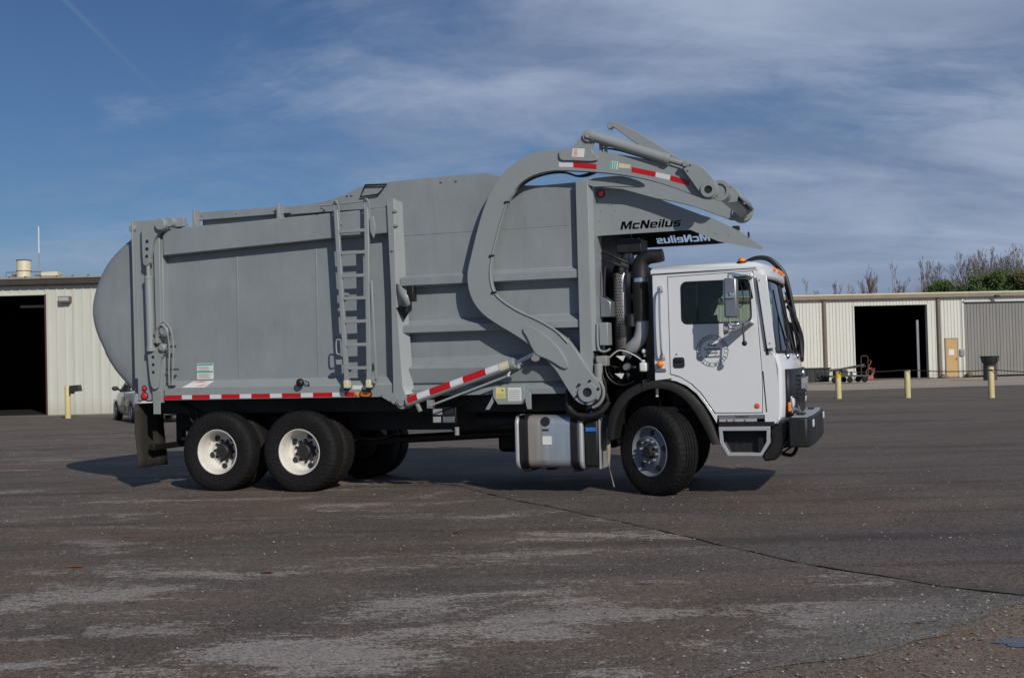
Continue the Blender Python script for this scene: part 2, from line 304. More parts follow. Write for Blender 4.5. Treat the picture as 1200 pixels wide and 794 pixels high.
# ------------------------------------------------------------------ mesh helpers
class B:
    def __init__(s): s.v = []; s.f = []
    def add(s, vs, fs):
        n = len(s.v); s.v += [tuple(v) for v in vs]; s.f += [tuple(i+n for i in f) for f in fs]; return s
    def box(s, x0, x1, y0, y1, z0, z1):
        return s.add([(x0, y0, z0), (x1, y0, z0), (x1, y1, z0), (x0, y1, z0), (x0, y0, z1), (x1, y0, z1), (x1, y1, z1), (x0, y1, z1)],
                     [(0, 3, 2, 1), (4, 5, 6, 7), (0, 1, 5, 4), (1, 2, 6, 5), (2, 3, 7, 6), (3, 0, 4, 7)])
    def prism(s, pts, a, b, ax='y'):
        """polygon in the plane across ax, pushed from a to b. ax y: pts are (x, z); x: (y, z); z: (x, y)"""
        def mk(p, h): return {'y': (p[0], h, p[1]), 'x': (h, p[0], p[1]), 'z': (p[0], p[1], h)}[ax]
        n = len(pts); vs = [mk(p, a) for p in pts] + [mk(p, b) for p in pts]
        fs = [tuple(range(n)), tuple(range(2*n-1, n-1, -1))] + [(i, (i+1) % n, n+(i+1) % n, n+i) for i in range(n)]
        return s.add(vs, fs)
    def strip(s, prof, a, b, ax='x'):
        """open profile (y, z) swept along x, or (x, z) swept along y"""
        def mk(p, h): return (h, p[0], p[1]) if ax == 'x' else (p[0], h, p[1])
        n = len(prof); vs = [mk(p, a) for p in prof] + [mk(p, b) for p in prof]
        return s.add(vs, [(i, i+1, n+i+1, n+i) for i in range(n-1)])
    def tube(s, path, r, n=10, caps=True):
        P = [Vector(p) for p in path]; rs = r if isinstance(r, (list, tuple)) else [r]*len(P)
        up = Vector((0, 0, 1)); vs = []; fs = []
        d0 = (P[1]-P[0]).normalized()
        u = d0.cross(up) if abs(d0.z) < .95 else d0.cross(Vector((0, 1, 0))); u.normalize()
        for i, p in enumerate(P):
            d = ((P[min(i+1, len(P)-1)]-P[max(i-1, 0)])).normalized()
            u = (u - d*u.dot(d)).normalized(); w = d.cross(u)
            for k in range(n): a = 2*pi*k/n; vs.append(p + (u*cos(a)+w*sin(a))*rs[i])
        for i in range(len(P)-1):
            for k in range(n): fs.append((i*n+k, i*n+(k+1) % n, (i+1)*n+(k+1) % n, (i+1)*n+k))
        if caps: fs += [tuple(range(n-1, -1, -1)), tuple(range((len(P)-1)*n, len(P)*n))]
        return s.add(vs, fs)
    def cyl(s, p0, p1, r, n=20, r1=None): return s.tube([p0, p1], [r, r if r1 is None else r1], n)
    def lathe(s, prof, n=32, c=(0, 0, 0), ax='y', mod=None):
        """prof: (radius, height along ax)"""
        vs = []; m = len(prof)
        for k in range(n):
            a = 2*pi*k/n
            for j, (r, h) in enumerate(prof):
                if mod: r = mod(j, k, r)
                if ax == 'y': vs.append((c[0]+r*cos(a), c[1]+h, c[2]+r*sin(a)))
                elif ax == 'z': vs.append((c[0]+r*cos(a), c[1]+r*sin(a), c[2]+h))
                else: vs.append((c[0]+h, c[1]+r*cos(a), c[2]+r*sin(a)))
        fs = [(k*m+j, k*m+j+1, ((k+1) % n)*m+j+1, ((k+1) % n)*m+j) for k in range(n) for j in range(m-1)]
        return s.add(vs, fs)
    def ball(s, c, r, n=12, sc=(1, 1, 1)):
        prof = [(max(1e-4, r*sin(pi*i/8)), r*cos(pi*i/8)) for i in range(9)]
        b = B().lathe(prof, n, ax='z'); return s.add([(c[0]+v[0]*sc[0], c[1]+v[1]*sc[1], c[2]+v[2]*sc[2]) for v in b.v], b.f)
def mesh(name, b, mat, smooth=32):
    me = bpy.data.meshes.new(name)
    if isinstance(b, B):
        me.from_pydata(b.v, [], b.f)
        bm = bmesh.new(); bm.from_mesh(me); bmesh.ops.remove_doubles(bm, verts=bm.verts, dist=1e-5); bmesh.ops.recalc_face_normals(bm, faces=bm.faces); bm.to_mesh(me); bm.free()
    else:
        me = b
    me.materials.clear(); me.materials.append(MT[mat])
    if smooth:
        for p in me.polygons: p.use_smooth = True
        me.set_sharp_from_angle(angle=radians(smooth))
    return me
SPLIT = set('hose_clamp hose_fitting brake_chamber transmission frame_rail rear_underrun_bar side_bar suspension engine plate hydraulic_lines bumper_step bumper_lamp bumper_slot tank_bracket ground_clutter door_frame wheel_well lens bright_fitting hydraulic_hose hose_bundle load_bar pillar emblem_dot far_mirror weld_seam interior_wall interior_lining valve_fitting tail_housing side_hook mirror_arm port_block arm_hose cylinder_hose top_bar roof_rail_base handle_foot reservoir tip_fitting fork_cylinder latch_bracket foot_pad filter_can valve_block passenger_seat guy_frame hydraulic_tank door_seam red_lever rim wiper_blade backup_alarm sidewall_rib'.split())
def islands(b):
    p = list(range(len(b.v)))
    def f(i):
        while p[i] != i: p[i] = p[p[i]]; i = p[i]
        return i
    for q in b.f:
        for i in q[1:]: p[f(i)] = f(q[0])
    g = {}
    for q in b.f: g.setdefault(f(q[0]), []).append(q)
    out = []
    for fs in g.values():
        ids = sorted({i for q in fs for i in q}); m = {i: k for k, i in enumerate(ids)}
        o = B(); o.v = [b.v[i] for i in ids]; o.f = [tuple(m[i] for i in q) for q in fs]; out.append(o)
    return out
def depth(o):
    d = 0
    while o.parent is not None: o = o.parent; d += 1
    return d
def obj(name, b, mat, parent=None, loc=None, rot=None, bevel=0, smooth=32, label=None, solid=0):
    if name in SPLIT and isinstance(b, B):
        parts = islands(b)
        if len(parts) > 1:
            return [obj(name, q, mat, parent, loc, rot, bevel, smooth, label, solid) for q in parts][0]
    me = b if isinstance(b, bpy.types.Mesh) and len(b.materials) and mat is None else mesh(name, b, mat, smooth)
    while parent is not None and depth(parent) >= 2: parent = parent.parent     # thing > part > sub-part, no deeper
    o = bpy.data.objects.new(name, me); COL.objects.link(o)
    if parent is not None: o.parent = parent
    if loc is not None: o.location = loc
    if rot is not None: o.rotation_euler = rot
    if solid:
        md = o.modifiers.new('solid', 'SOLIDIFY'); md.thickness = solid; md.offset = 0
    if bevel:
        md = o.modifiers.new('bevel', 'BEVEL'); md.width = bevel; md.segments = 2; md.limit_method = 'ANGLE'; md.angle_limit = radians(35); md.harden_normals = False
    if label: o['label'] = label
    return o
def inst(o, parent=None, loc=None, rot=None):
    c = o.copy(); COL.objects.link(c); c.parent = parent if parent is not None else o.parent
    if loc is not None: c.location = loc
    if rot is not None: c.rotation_euler = rot
    return c
def copytree(o, parent=None):
    c = o.copy(); COL.objects.link(c)
    if parent is not None: c.parent = parent
    for ch in list(o.children): copytree(ch, c)
    return c
def thing(name, label, cat, loc=(0, 0, 0), rz=0, group=None):
    o = bpy.data.objects.new(name, None); COL.objects.link(o); o.location = loc; o.rotation_euler = (0, 0, rz)
    o.empty_display_size = .3; tag(o, label, cat, group); return o
def tag(o, label, cat, group=None):
    o['label'] = label; o['category'] = cat
    if group: o['group'] = group
    return o
def struct(o): o['kind'] = 'structure'; return o
def chaikin(pts, it=2, closed=True):
    for _ in range(it):
        q = []; n = len(pts)
        for i in range(n if closed else n-1):
            a, b = pts[i], pts[(i+1) % n]
            q += [(a[0]*.75+b[0]*.25, a[1]*.75+b[1]*.25), (a[0]*.25+b[0]*.75, a[1]*.25+b[1]*.75)]
        if not closed: q = [pts[0]] + q + [pts[-1]]
        pts = q
    return pts
def spline(pts, per=6):
    P = [Vector(p) for p in pts]; out = []
    for i in range(len(P)-1):
        a, b, c, d = P[max(i-1, 0)], P[i], P[i+1], P[min(i+2, len(P)-1)]
        for k in range(per):
            s = k/per; out.append(.5*((2*b)+(c-a)*s+(2*a-5*b+4*c-d)*s*s+(3*b-a-3*c+d)*s**3))
    return out + [P[-1]]
def rrect(x0, x1, z0, z1, r, n=5):
    out = []
    for cx, cz, a0 in ((x1-r, z1-r, 0), (x0+r, z1-r, 90), (x0+r, z0+r, 180), (x1-r, z0+r, 270)):
        for k in range(n+1): a = radians(a0+90*k/n); out.append((cx+r*cos(a), cz+r*sin(a)))
    return out
def circ(cx, cz, r, n=24): return [(cx+r*cos(2*pi*k/n), cz+r*sin(2*pi*k/n)) for k in range(n)]
def textcurve(body, size, shear=0., off=0., sx=1., space=1., align='LEFT'):
    cu = bpy.data.curves.new('t', 'FONT'); cu.body = body; cu.size = size; cu.shear = shear; cu.offset = off; cu.space_character = space; cu.align_x = align
    cu.resolution_u = 3; return cu
def textmesh(body, size, x=0, z=0, y=0, shear=0., off=0., sx=1., align='LEFT', space=1., rot=0., depth=.0015, flip=False):
    """lettering standing in the xz plane, its face towards -y"""
    cu = textcurve(body, size, shear, off, sx, space, align); cu.extrude = depth
    o = bpy.data.objects.new('t', cu); COL.objects.link(o); dg = bpy.context.evaluated_depsgraph_get()
    me = bpy.data.meshes.new_from_object(o.evaluated_get(dg)); bpy.data.objects.remove(o)
    b = B(); ca, sa = cos(rot), sin(rot); vs = []
    for v in me.vertices:
        px, pz = v.co.x*sx, v.co.y
        px, pz = px*ca-pz*sa, px*sa+pz*ca
        vs.append((x+(-px if flip else px), y-v.co.z, z+pz))
    b.add(vs, [tuple(p.vertices) for p in me.polygons]); bpy.data.meshes.remove(me); return b
GLY = {'M': (1.32, [[(0,0),(0,1),(.40,1),(.66,.42),(.92,1),(1.32,1),(1.32,0),(1.02,0),(1.02,.60),(.76,.05),(.56,.05),(.30,.60),(.30,0)]]),
 'c': (.85, [[(.12,0),(.85,0),(.85,.2),(.32,.2),(.28,.24),(.28,.50),(.32,.54),(.85,.54),(.85,.74),(.12,.74),(0,.62),(0,.12)]]),
 'N': (1.05, [[(0,0),(0,1),(.36,1),(.75,.42),(.75,1),(1.05,1),(1.05,0),(.70,0),(.30,.60),(.30,0)]]),
 'e': (.90, [[(.12,0),(.86,0),(.86,.18),(.30,.18),(.28,.30),(.90,.30),(.90,.62),(.78,.74),(.12,.74),(0,.62),(0,.12)], [(.28,.44),(.28,.56),(.62,.56),(.62,.44)]]),
 'i': (.28, [[(0,0),(0,.74),(.28,.74),(.28,0)], [(0,.83),(0,1),(.28,1),(.28,.83)]]), 'l': (.28, [[(0,0),(0,1),(.28,1),(.28,0)]]),
 'u': (.90, [[(.12,0),(.90,0),(.90,.74),(.62,.74),(.62,.2),(.32,.2),(.28,.24),(.28,.74),(0,.74),(0,.12)]]),
 's': (.85, [[(0,0),(.74,0),(.85,.11),(.85,.35),(.74,.46),(.28,.46),(.28,.56),(.83,.56),(.83,.74),(.11,.74),(0,.63),(0,.40),(.11,.29),(.57,.29),(.57,.18),(0,.18)]])}
def block_word(word, x, z, h, shear=.25, flip=False):
    out = []; cx = 0
    for ch in word:
        w, loops = GLY[ch]
        for lp in loops: out.append([(x+(-1 if flip else 1)*(cx+p[0]+shear*p[1])*h, z+p[1]*h) for p in lp])
        cx += w+.12
    return out
def plate(outer, holes, y0, thick, text=None):
    """sheet in the xz plane with holes (and cut-out lettering); y0 is its front face"""
    cu = bpy.data.curves.new('p', 'CURVE'); cu.dimensions = '2D'; cu.fill_mode = 'BOTH'; cu.extrude = thick/2
    for loop in [outer]+holes:
        sp = cu.splines.new('POLY'); sp.points.add(len(loop)-1)
        for i, p in enumerate(loop): sp.points[i].co = (p[0], p[1], 0, 1)
        sp.use_cyclic_u = True
    if text:
        body, size, x, z, shear, off, sx = text
        tcu = textcurve(body, size, shear, off); to = bpy.data.objects.new('t', tcu); COL.objects.link(to)
        dg = bpy.context.evaluated_depsgraph_get(); cc = to.evaluated_get(dg).to_curve(dg)
        for q in cc.splines:
            sp = cu.splines.new('BEZIER'); sp.bezier_points.add(len(q.bezier_points)-1); sp.use_cyclic_u = True; sp.resolution_u = 3
            for a, b_ in zip(sp.bezier_points, q.bezier_points):
                a.handle_left_type = a.handle_right_type = 'FREE'
                for nm in ('co', 'handle_left', 'handle_right'):
                    v = getattr(b_, nm); setattr(a, nm, (x+v[0]*sx, z+v[1], 0))
        to.to_curve_clear() if hasattr(to, 'to_curve_clear') else None
        bpy.data.objects.remove(to)
    o = bpy.data.objects.new('p', cu); COL.objects.link(o); dg = bpy.context.evaluated_depsgraph_get()
    me = bpy.data.meshes.new_from_object(o.evaluated_get(dg)); bpy.data.objects.remove(o)
    b = B(); b.add([(v.co.x, y0+thick/2-v.co.z, v.co.y) for v in me.vertices], [tuple(p.vertices) for p in me.polygons]); bpy.data.meshes.remove(me); return b
def ybend(b, fn): b.v = [fn(Vector(v)) for v in b.v]; return b
# ================================================================== THE TRUCK
TR = thing('garbage_truck', 'grey front loading garbage truck with white cab and lift arms folded over its hopper', 'garbage truck', (-2.73, 15.08, 0), -TH)
WID = 2.4
# ---- rear body -----------------------------------------------------
b = B().prism([(-2.42, 1.30), (-2.0, 1.22), (1.40, 1.22), (1.40, 3.52), (-2.3, 3.44), (-2.42, 3.44)], .10, WID-.06)
body = obj('body', b, 'grey', TR, bevel=.01)
b = B()
for x in (-.94, .22): b.box(x-.012, x+.012, .094, .1005, 1.44, 3.13)
obj('weld_seam', b, 'grey', body, bevel=.003)
RAIL = [(-1.98, 3.125), (.5, 3.215), (1.33, 3.24), (1.33, 3.56), (-1.98, 3.47)]
obj('top_rail', B().prism(RAIL, -.035, .098), 'grey', TR, bevel=.012)
b = B().add([], []);
prof = [(.062, 1.45), (.05, 1.44), (-.03, 1.35), (-.03, 1.205), (.25, 1.205), (.25, 1.19), (-.045, 1.19), (-.045, 1.36), (.05, 1.455)]
sill = obj('side_sill', B().prism([(p[0], p[1]) for p in [(.098, 1.46), (-.035, 1.36), (-.035, 1.20), (.25, 1.20), (.25, 1.46)]], -2.0, 1.33, 'x'), 'grey2', TR, bevel=.008)
first = None
for k in range(7):
    x0 = -2.02+.445*k
    me = mesh('stripe', B().box(0, .27 if k < 6 else .13, -.0385, -.036, 1.212, 1.268), 'red')
    if k == 0: x0 += .02
    obj('red_reflective_tape', me, None, sill, loc=(x0, 0, 0))
    if k < 6: obj('white_reflective_tape', B().box(x0+.272, x0+.443, -.0382, -.036, 1.213, 1.267), 'refl', sill)
obj('amber_marker', B().lathe([(.001, -.055), (.02, -.05), (.026, -.036)], 16, (.815, 0, 1.24)), 'amber', TR)
lampo = obj('side_marker_lamp', B().prism([(p[0], p[1]) for p in rrect(.86, 1.03, 1.195, 1.285, .044)], -.05, -.035), 'plastic', TR, bevel=.004)
obj('lens', B().prism([(p[0], p[1]) for p in rrect(.875, 1.015, 1.207, 1.273, .032)], -.062, -.05), 'amberdark', lampo, bevel=.006)
# ---- rear frame with lamps ---------------------------------------
b = B().prism([(-2.46, 3.62), (-2.44, 1.20), (-2.02, 1.20), (-2.0, 3.56), (-2.1, 3.62)], .0, .35)
rf = obj('rear_frame', b, 'grey2', TR, bevel=.01)
obj('frame_flange', B().prism([(-2.115, 3.40), (-2.10, 1.22), (-2.03, 1.22), (-2.02, 3.42)], -.05, .0), 'grey2', rf, bevel=.006)
obj('frame_flange', B().prism([(-2.46, 3.62), (-2.445, 1.5), (-2.425, 1.5), (-2.437, 3.62)], -.05, .0), 'grey2', rf, bevel=.004)
for z, r in ((1.365, .037), (1.262, .052)):
    l = obj('tail_lamp', B().lathe([(.0, -.01), (r, -.01), (r+.006, .0)], 20, (-2.335, 0, z)), 'plastic', rf)
    obj('lens', B().lathe([(.0, -.025), (r*.6, -.022), (r*.86, -.01)], 20, (-2.335, 0, z)), 'redlens', l)
obj('latch_bracket', B().box(-2.17, -2.02, -.06, 0, 1.17, 1.34).box(-2.15, -2.04, -.075, -.06, 1.02, 1.2), 'grey3', rf, bevel=.006)
# ---- domed tailgate ------------------------------------------------
TP = [(-2.40, 3.50), (-2.52, 3.45), (-2.71, 3.32), (-2.94, 3.10), (-3.11, 2.80), (-3.19, 2.48), (-3.15, 2.20), (-3.02, 1.91), (-2.86, 1.64), (-2.67, 1.42), (-2.43, 1.18)]
TPs = [(v.x, v.z) for v in spline([(p[0], 0, p[1]) for p in TP], 4)]
TPs = [(x-.10*sqrt(max(0, 1-((z-2.34)/1.19)**2))*(1.0 if z > 1.9 else 1.15), z) for x, z in TPs]
loop = TPs+[(-2.38, 1.18), (-2.38, 3.50)]; nl = len(loop); tb = B(); cx_, cz_ = -2.38, 2.34; rings = []
for f_, y_ in ((.001, .12), (.5, .122), (.78, .13), (.90, .142), (.96, .16), (.99, .185), (1.0, .225)): rings.append([(cx_+(p[0]-cx_)*f_, y_, cz_+(p[1]-cz_)*f_) for p in loop])
rings += [[(x, WID-y, z) for x, y, z in r_] for r_ in rings[::-1]]
tb.add([v for r_ in rings for v in r_], [(a*nl+k, a*nl+(k+1) % nl, (a+1)*nl+(k+1) % nl, (a+1)*nl+k) for a in range(len(rings)-1) for k in range(nl)])
tg = obj('tailgate', tb, 'grey', TR, smooth=50)
obj('tailgate_flange', B().box(-2.44, -2.395, .06, WID-.06, 1.2, 3.5), 'grey', tg, bevel=.005)
# tailgate lift: bracket, hydraulic cylinder, linkage, hoses
tl = obj('tailgate_lift_arm', B().prism(chaikin([(-2.25, 3.60), (-2.03, 3.60), (-1.92, 3.55), (-1.93, 3.46), (-2.02, 3.40), (-2.09, 3.30), (-2.13, 3.07), (-2.18, 2.97), (-2.24, 2.99), (-2.26, 3.3)], 1), -.11, -.05), 'grey2', TR, bevel=.006)
for (x, z) in ((-2.17, 3.32), (-2.175, 3.22), (-2.18, 3.12)): obj('hole', B().lathe([(.0, -.112), (.024, -.112), (.026, -.11)], 14, (x, 0, z)), 'ink', tl)
obj('pivot_pin', B().lathe([(.0, -.17), (.07, -.17), (.085, -.15), (.085, -.05)], 20, (-1.93, 0, 3.53)), 'grey2', tl)
obj('pivot_pin', B().lathe([(.0, -.10), (.06, -.10), (.065, -.09), (.065, .15)], 20, (-1.83, 0, 3.56)).box(-1.86, -1.66, -.02, .06, 3.5, 3.62), 'grey2', tl, bevel=.004)
obj('pivot_pin', B().lathe([(.0, -.04), (.04, -.04), (.05, -.03), (.05, .25)], 16, (-2.46, 0, 3.52)), 'grey3', tl)
b = B().cyl((-2.165, -.10, 2.83), (-2.15, -.10, 1.92), .052, 20).cyl((-2.165, -.10, 2.86), (-2.165, -.10, 2.82), .058, 20).cyl((-2.15, -.1, 1.92), (-2.15, -.1, 1.86), .06, 20)
tcx = obj('hydraulic_cylinder', b, 'grey2', TR)
obj('rod', B().cyl((-2.17, -.10, 3.05), (-2.165, -.10, 2.84), .028, 14).lathe([(.0, -.14), (.05, -.14), (.05, -.06)], 16, (-2.17, 0, 3.05)), 'grey3', tcx)
lk = obj('locking_link', B().prism(chaikin([(-2.21, 1.88), (-2.0, 1.92), (-1.95, 1.84), (-2.02, 1.74), (-2.05, 1.38), (-2.12, 1.34), (-2.17, 1.42), (-2.19, 1.6)], 1), -.10, -.055), 'grey2', TR, bevel=.005)
for z in (1.78, 1.68, 1.58): obj('hole', B().lathe([(.0, -.103), (.02, -.103), (.022, -.1)], 12, (-2.12, 0, z)), 'ink', lk)
for (x, z, r) in ((-1.96, 1.90, .055), (-2.15, 1.90, .05), (-1.93, 2.12, .075)):
    obj('pin', B().lathe([(.0, -.15), (r*.6, -.15), (r, -.13), (r, -.03)], 18, (x, 0, z)), 'grey3', lk)
b = B()
b.tube(spline([(-2.03, -.1, 2.0), (-2.02, -.12, 2.14), (-1.93, -.13, 2.24), (-1.84, -.13, 2.17), (-1.81, -.1, 2.0), (-1.82, -.08, 1.75), (-1.86, -.06, 1.40)], 5), .014, 8)
b.tube(spline([(-2.05, -.1, 1.95), (-2.04, -.14, 2.10), (-1.94, -.16, 2.20), (-1.87, -.14, 2.10), (-1.865, -.1, 1.9), (-1.89, -.08, 1.6), (-1.90, -.06, 1.40)], 5), .014, 8)
b.tube([(-2.07, -.12, 2.08), (-2.02, -.14, 2.14), (-2.05, -.12, 1.98)], .022, 8)
obj('hydraulic_hose', b, 'grey3', TR)
obj('hose_clamp', B().box(-1.94, -1.81, -.09, -.02, 1.90, 1.925).box(-1.94, -1.79, -.08, 0, 1.60, 1.62).box(-1.92, -1.83, -.07, -.02, 1.385, 1.40), 'ink', TR, bevel=.003)
obj('valve_fitting', B().box(-2.10, -2.02, -.13, -.05, 1.96, 2.03).box(-2.07, -1.98, -.12, -.05, 2.05, 2.1), 'grey3', TR, bevel=.006)
# stickers near the tail
st = obj('instruction_sticker', B().box(-1.575, -1.325, .092, .096, 1.468, 1.68), 'sticker', TR)
b = B()
for z in (1.655, 1.56): b.box(-1.57, -1.33, .0890, .0915, z, z+.018)
obj('printed_line', b, 'teal', st)
b = B()
for i in range(5): b.box(-1.55, -1.36-.02*(i % 3), .0895, .0915, 1.485+i*.014, 1.490+i*.014)
for i in range(4): b.box(-1.55, -1.38-.02*(i % 2), .0895, .0915, 1.582+i*.016, 1.588+i*.016)
obj('small_print', b, 'alu', st)
def on_sill(x0, x1, z0, z1, off): # sheet lying on the slanted sill face
    y = lambda z: .098 - (1.46-z)*1.33 if z > 1.36 else -.035
    return B().add([(x0, y(z0)-off, z0), (x1-.08, y(z0)-off, z0), (x1, y(z1)-off, z1), (x0+.12, y(z1)-off, z1)], [(0, 1, 2, 3)])
st2 = obj('warning_sticker', on_sill(-1.74, -1.30, 1.365, 1.447, .004), 'sticker', TR)
for z0, a, c in ((1.385, -1.55, -1.36), (1.415, -1.48, -1.36), (1.43, -1.62, -1.40)): obj('red_print', on_sill(a, c, z0, z0+.012, .007), 'pink', st2)
# backup alarm ball on the sill
ba = obj('backup_alarm', B().ball((.06, -.10, 1.40), .055, 14, (1, .8, 1)).cyl((.06, -.02, 1.38), (.06, -.08, 1.39), .02, 10).tube([(.1, -.05, 1.42), (.16, -.06, 1.40), (.15, -.03, 1.35), (.08, -.03, 1.36)], .008, 8), 'plastic', TR)

# ---- top of the rear body -----------------------------------------
tr_ = obj('roof_rail', B().prism([(-1.60, 3.60), (.75, 3.62), (.75, 3.74), (.2, 3.705), (-1.60, 3.705)], .22, .30), 'grey', TR, bevel=.006)
obj('roof_rail_base', B().box(-1.58, 1.0, .30, WID-.3, 3.42, 3.68), 'grey', TR, bevel=.01)
for x in (-1.60, -.33): obj('gusset', B().prism([(x-.02, 3.46), (x+.07, 3.46), (x+.02, 3.60), (x+.02, 3.73), (x-.02, 3.73)], .12, .24), 'grey2', tr_, bevel=.004)
for x in (-1.53, -1.0, -.45, .1): obj('bolt', B().lathe([(.0, -.01), (.014, -.01), (.016, 0)], 8, (x, .22, 3.665)), 'grey3', tr_)
obj('lifting_eye', B().tube(spline([(-1.80, .1, 3.47), (-1.78, .1, 3.53), (-1.72, .1, 3.55), (-1.66, .1, 3.53), (-1.64, .1, 3.47)], 4), .012, 8), 'grey3', TR)
# ---- hopper -------------------------------------------------------
HP = [(.04, 3.198), (.04, 2.705), (-.035, 2.665), (-.035, 2.57), (.105, 2.545), (.105, 2.15), (-.03, 2.07), (-.03, 1.985), (.12, 1.965), (.12, 1.685), (-.005, 1.54), (.03, 1.36), (.065, 1.345), (-.01, 1.28), (-.01, 1.205)]
side = HP + [(WID-.06, 1.205), (WID-.06, 3.198)]
hop = obj('hopper', B().prism(side, 1.44, 3.80, 'x'), 'grey', TR, bevel=.006, smooth=20)
CR = [(-.1, 3.66), (.2, 3.68), (.45, 3.71), (.7, 3.775), (.88, 3.845), (1.03, 3.872), (1.3, 3.885), (1.75, 3.897), (2.28, 3.905), (2.58, 3.90), (2.72, 3.86), (2.85, 3.79), (3.02, 3.72), (3.3, 3.70), (3.8, 3.71), (3.8, 3.20), (1.44, 3.20), (1.44, 3.57), (-.1, 3.57)]
cr = obj('hopper_side_crest', B().prism(CR, .04, .085), 'grey', TR)
obj('hopper_side_crest', B().prism(CR, WID-.1, WID-.06), 'grey', TR, bevel=.006)
fr = B().tube([(.98, .01, 3.865), (1.27, .01, 3.852), (1.15, .01, 3.735), (.91, .01, 3.722), (.98, .01, 3.865)], .012, 8)
obj('access_hatch_frame', fr, 'hose', cr)
for (x, z) in ((.62, 3.68), (.72, 3.76), (.78, 3.76), (2.0, 3.84), (2.2, 3.84)): obj('bolt', B().lathe([(.0, .018), (.012, .018), (.014, .03)], 8, (x, 0, z)), 'grey3', cr)
# vertical posts
rp = obj('rear_post', B().prism([(1.30, 3.64), (1.40, 3.66), (1.40, 2.5), (1.46, 1.33), (1.50, 1.20), (1.56, 1.12), (1.50, 1.05), (1.42, 1.06), (1.17, 1.20), (1.17, 1.24), (1.33, 1.25), (1.33, 2.5)], -.07, .06), 'grey2', TR, bevel=.006)
b = B().add([(1.395, -.069, 3.65), (1.395, -.069, 2.5), (1.455, -.069, 1.33), (1.50, -.069, 1.22), (1.47, .035, 3.62), (1.50, .035, 2.5), (1.56, .03, 1.36), (1.58, .0, 1.24)], [(0, 1, 5, 4), (1, 2, 6, 5), (2, 3, 7, 6)])
obj('post_flare', b, 'grey2', rp)
for (x, z) in ((1.41, 3.5), (1.42, 3.32), (1.37, 3.02)): obj('bolt', B().lathe([(.0, -.09), (.018, -.09), (.02, -.04)], 8, (x, 0, z)), 'grey3', rp)
obj('cylinder_pin', B().lathe([(.0, -.20), (.04, -.20), (.045, -.18), (.075, -.175), (.08, -.16), (.08, -.05)], 24, (1.49, 0, 1.13)).lathe([(.0, -.13), (.045, -.13), (.05, -.05)], 16, (1.37, 0, 1.16)), 'grey3', rp)
fp = obj('front_post', B().box(3.73, 3.88, -.06, .03, 1.24, 3.70), 'grey2', TR, bevel=.006)
obj('post_edge', B().add([(3.879, -.058, 1.7), (3.879, -.058, 3.69), (3.925, .0, 3.69), (3.925, .0, 1.7)], [(0, 1, 2, 3)]).box(3.90, 3.925, .0, .35, 1.7, 3.69), 'grey2', fp)
obj('hopper_front_wall', B().box(3.83, 3.895, .12, WID-.06, 1.2, 3.6), 'black', TR)  # black paints the shade on a wall that is body grey
# latch bracket on the rear post
lb = B().add([(1.41, -.07, 2.60), (1.50, -.16, 2.57), (1.60, -.17, 2.44), (1.63, -.17, 2.33), (1.56, -.15, 2.30), (1.44, -.07, 2.33)], [(0, 1, 5), (1, 2, 3, 4), (1, 4, 5)])
lbo = obj('latch_hook', lb, 'grey2', rp, solid=.012)
obj('hook_foot', B().add([(1.40, -.07, 2.30), (1.56, -.14, 2.35), (1.57, -.10, 2.22), (1.50, -.06, 2.15)], [(0, 1, 2, 3)]), 'plastic', lbo, solid=.01)
obj('rubber_stop', B().box(1.585, 1.66, -.14, -.02, 2.37, 2.56), 'plastic', lbo, bevel=.01, rot=None)
# hopper sill tape
for x0, x1, mt in ((2.12, 2.34, 'red'), (2.36, 2.60, 'refl'), (3.20, 3.50, 'red')): obj('reflective_tape', B().box(x0, x1, -.0085, -.006, 1.215, 1.275), mt, TR)

# ---- lift arms ----------------------------------------------------
ARM = [(3.56, 4.08), (3.35, 4.08), (3.19, 4.045), (3.02, 3.965), (2.87, 3.85), (2.75, 3.71), (2.66, 3.56), (2.575, 3.36), (2.50, 3.12), (2.43, 2.87), (2.385, 2.72), (2.375, 2.59), (2.40, 2.44), (2.46, 2.30), (2.57, 2.17), (2.74, 2.05), (2.96, 1.92), (3.12, 1.81), (3.22, 1.71), (3.33, 1.62), (3.45, 1.50), (3.53, 1.37), (3.62, 1.22), (3.70, 1.11), (3.83, 1.06), (3.95, 1.11), (4.0, 1.22), (3.98, 1.32), (3.885, 1.44), (3.79, 1.575), (3.71, 1.71), (3.61, 1.845), (3.46, 1.96), (3.25, 2.09), (3.01, 2.21), (2.80, 2.335), (2.715, 2.43), (2.675, 2.56), (2.67, 2.70), (2.70, 2.87), (2.76, 3.08), (2.83, 3.29), (2.90, 3.48), (2.98, 3.61), (3.08, 3.72), (3.21, 3.79), (3.38, 3.83), (3.56, 3.835), (3.93, 3.79), (4.22, 3.745), (4.54, 3.67), (4.81, 3.58), (5.10, 3.45), (5.28, 3.37), (5.40, 3.40), (5.42, 3.47), (5.33, 3.56), (5.16, 3.67), (5.01, 3.75), (4.75, 3.84), (4.45, 3.925), (4.11, 4.0), (3.8, 4.05)]
ARMs = chaikin(ARM, 1)
Y0, Y1 = -.16, -.06
arm = obj('lift_arm', B().prism(ARMs, Y0, Y1), 'grey2', TR, bevel=.004)
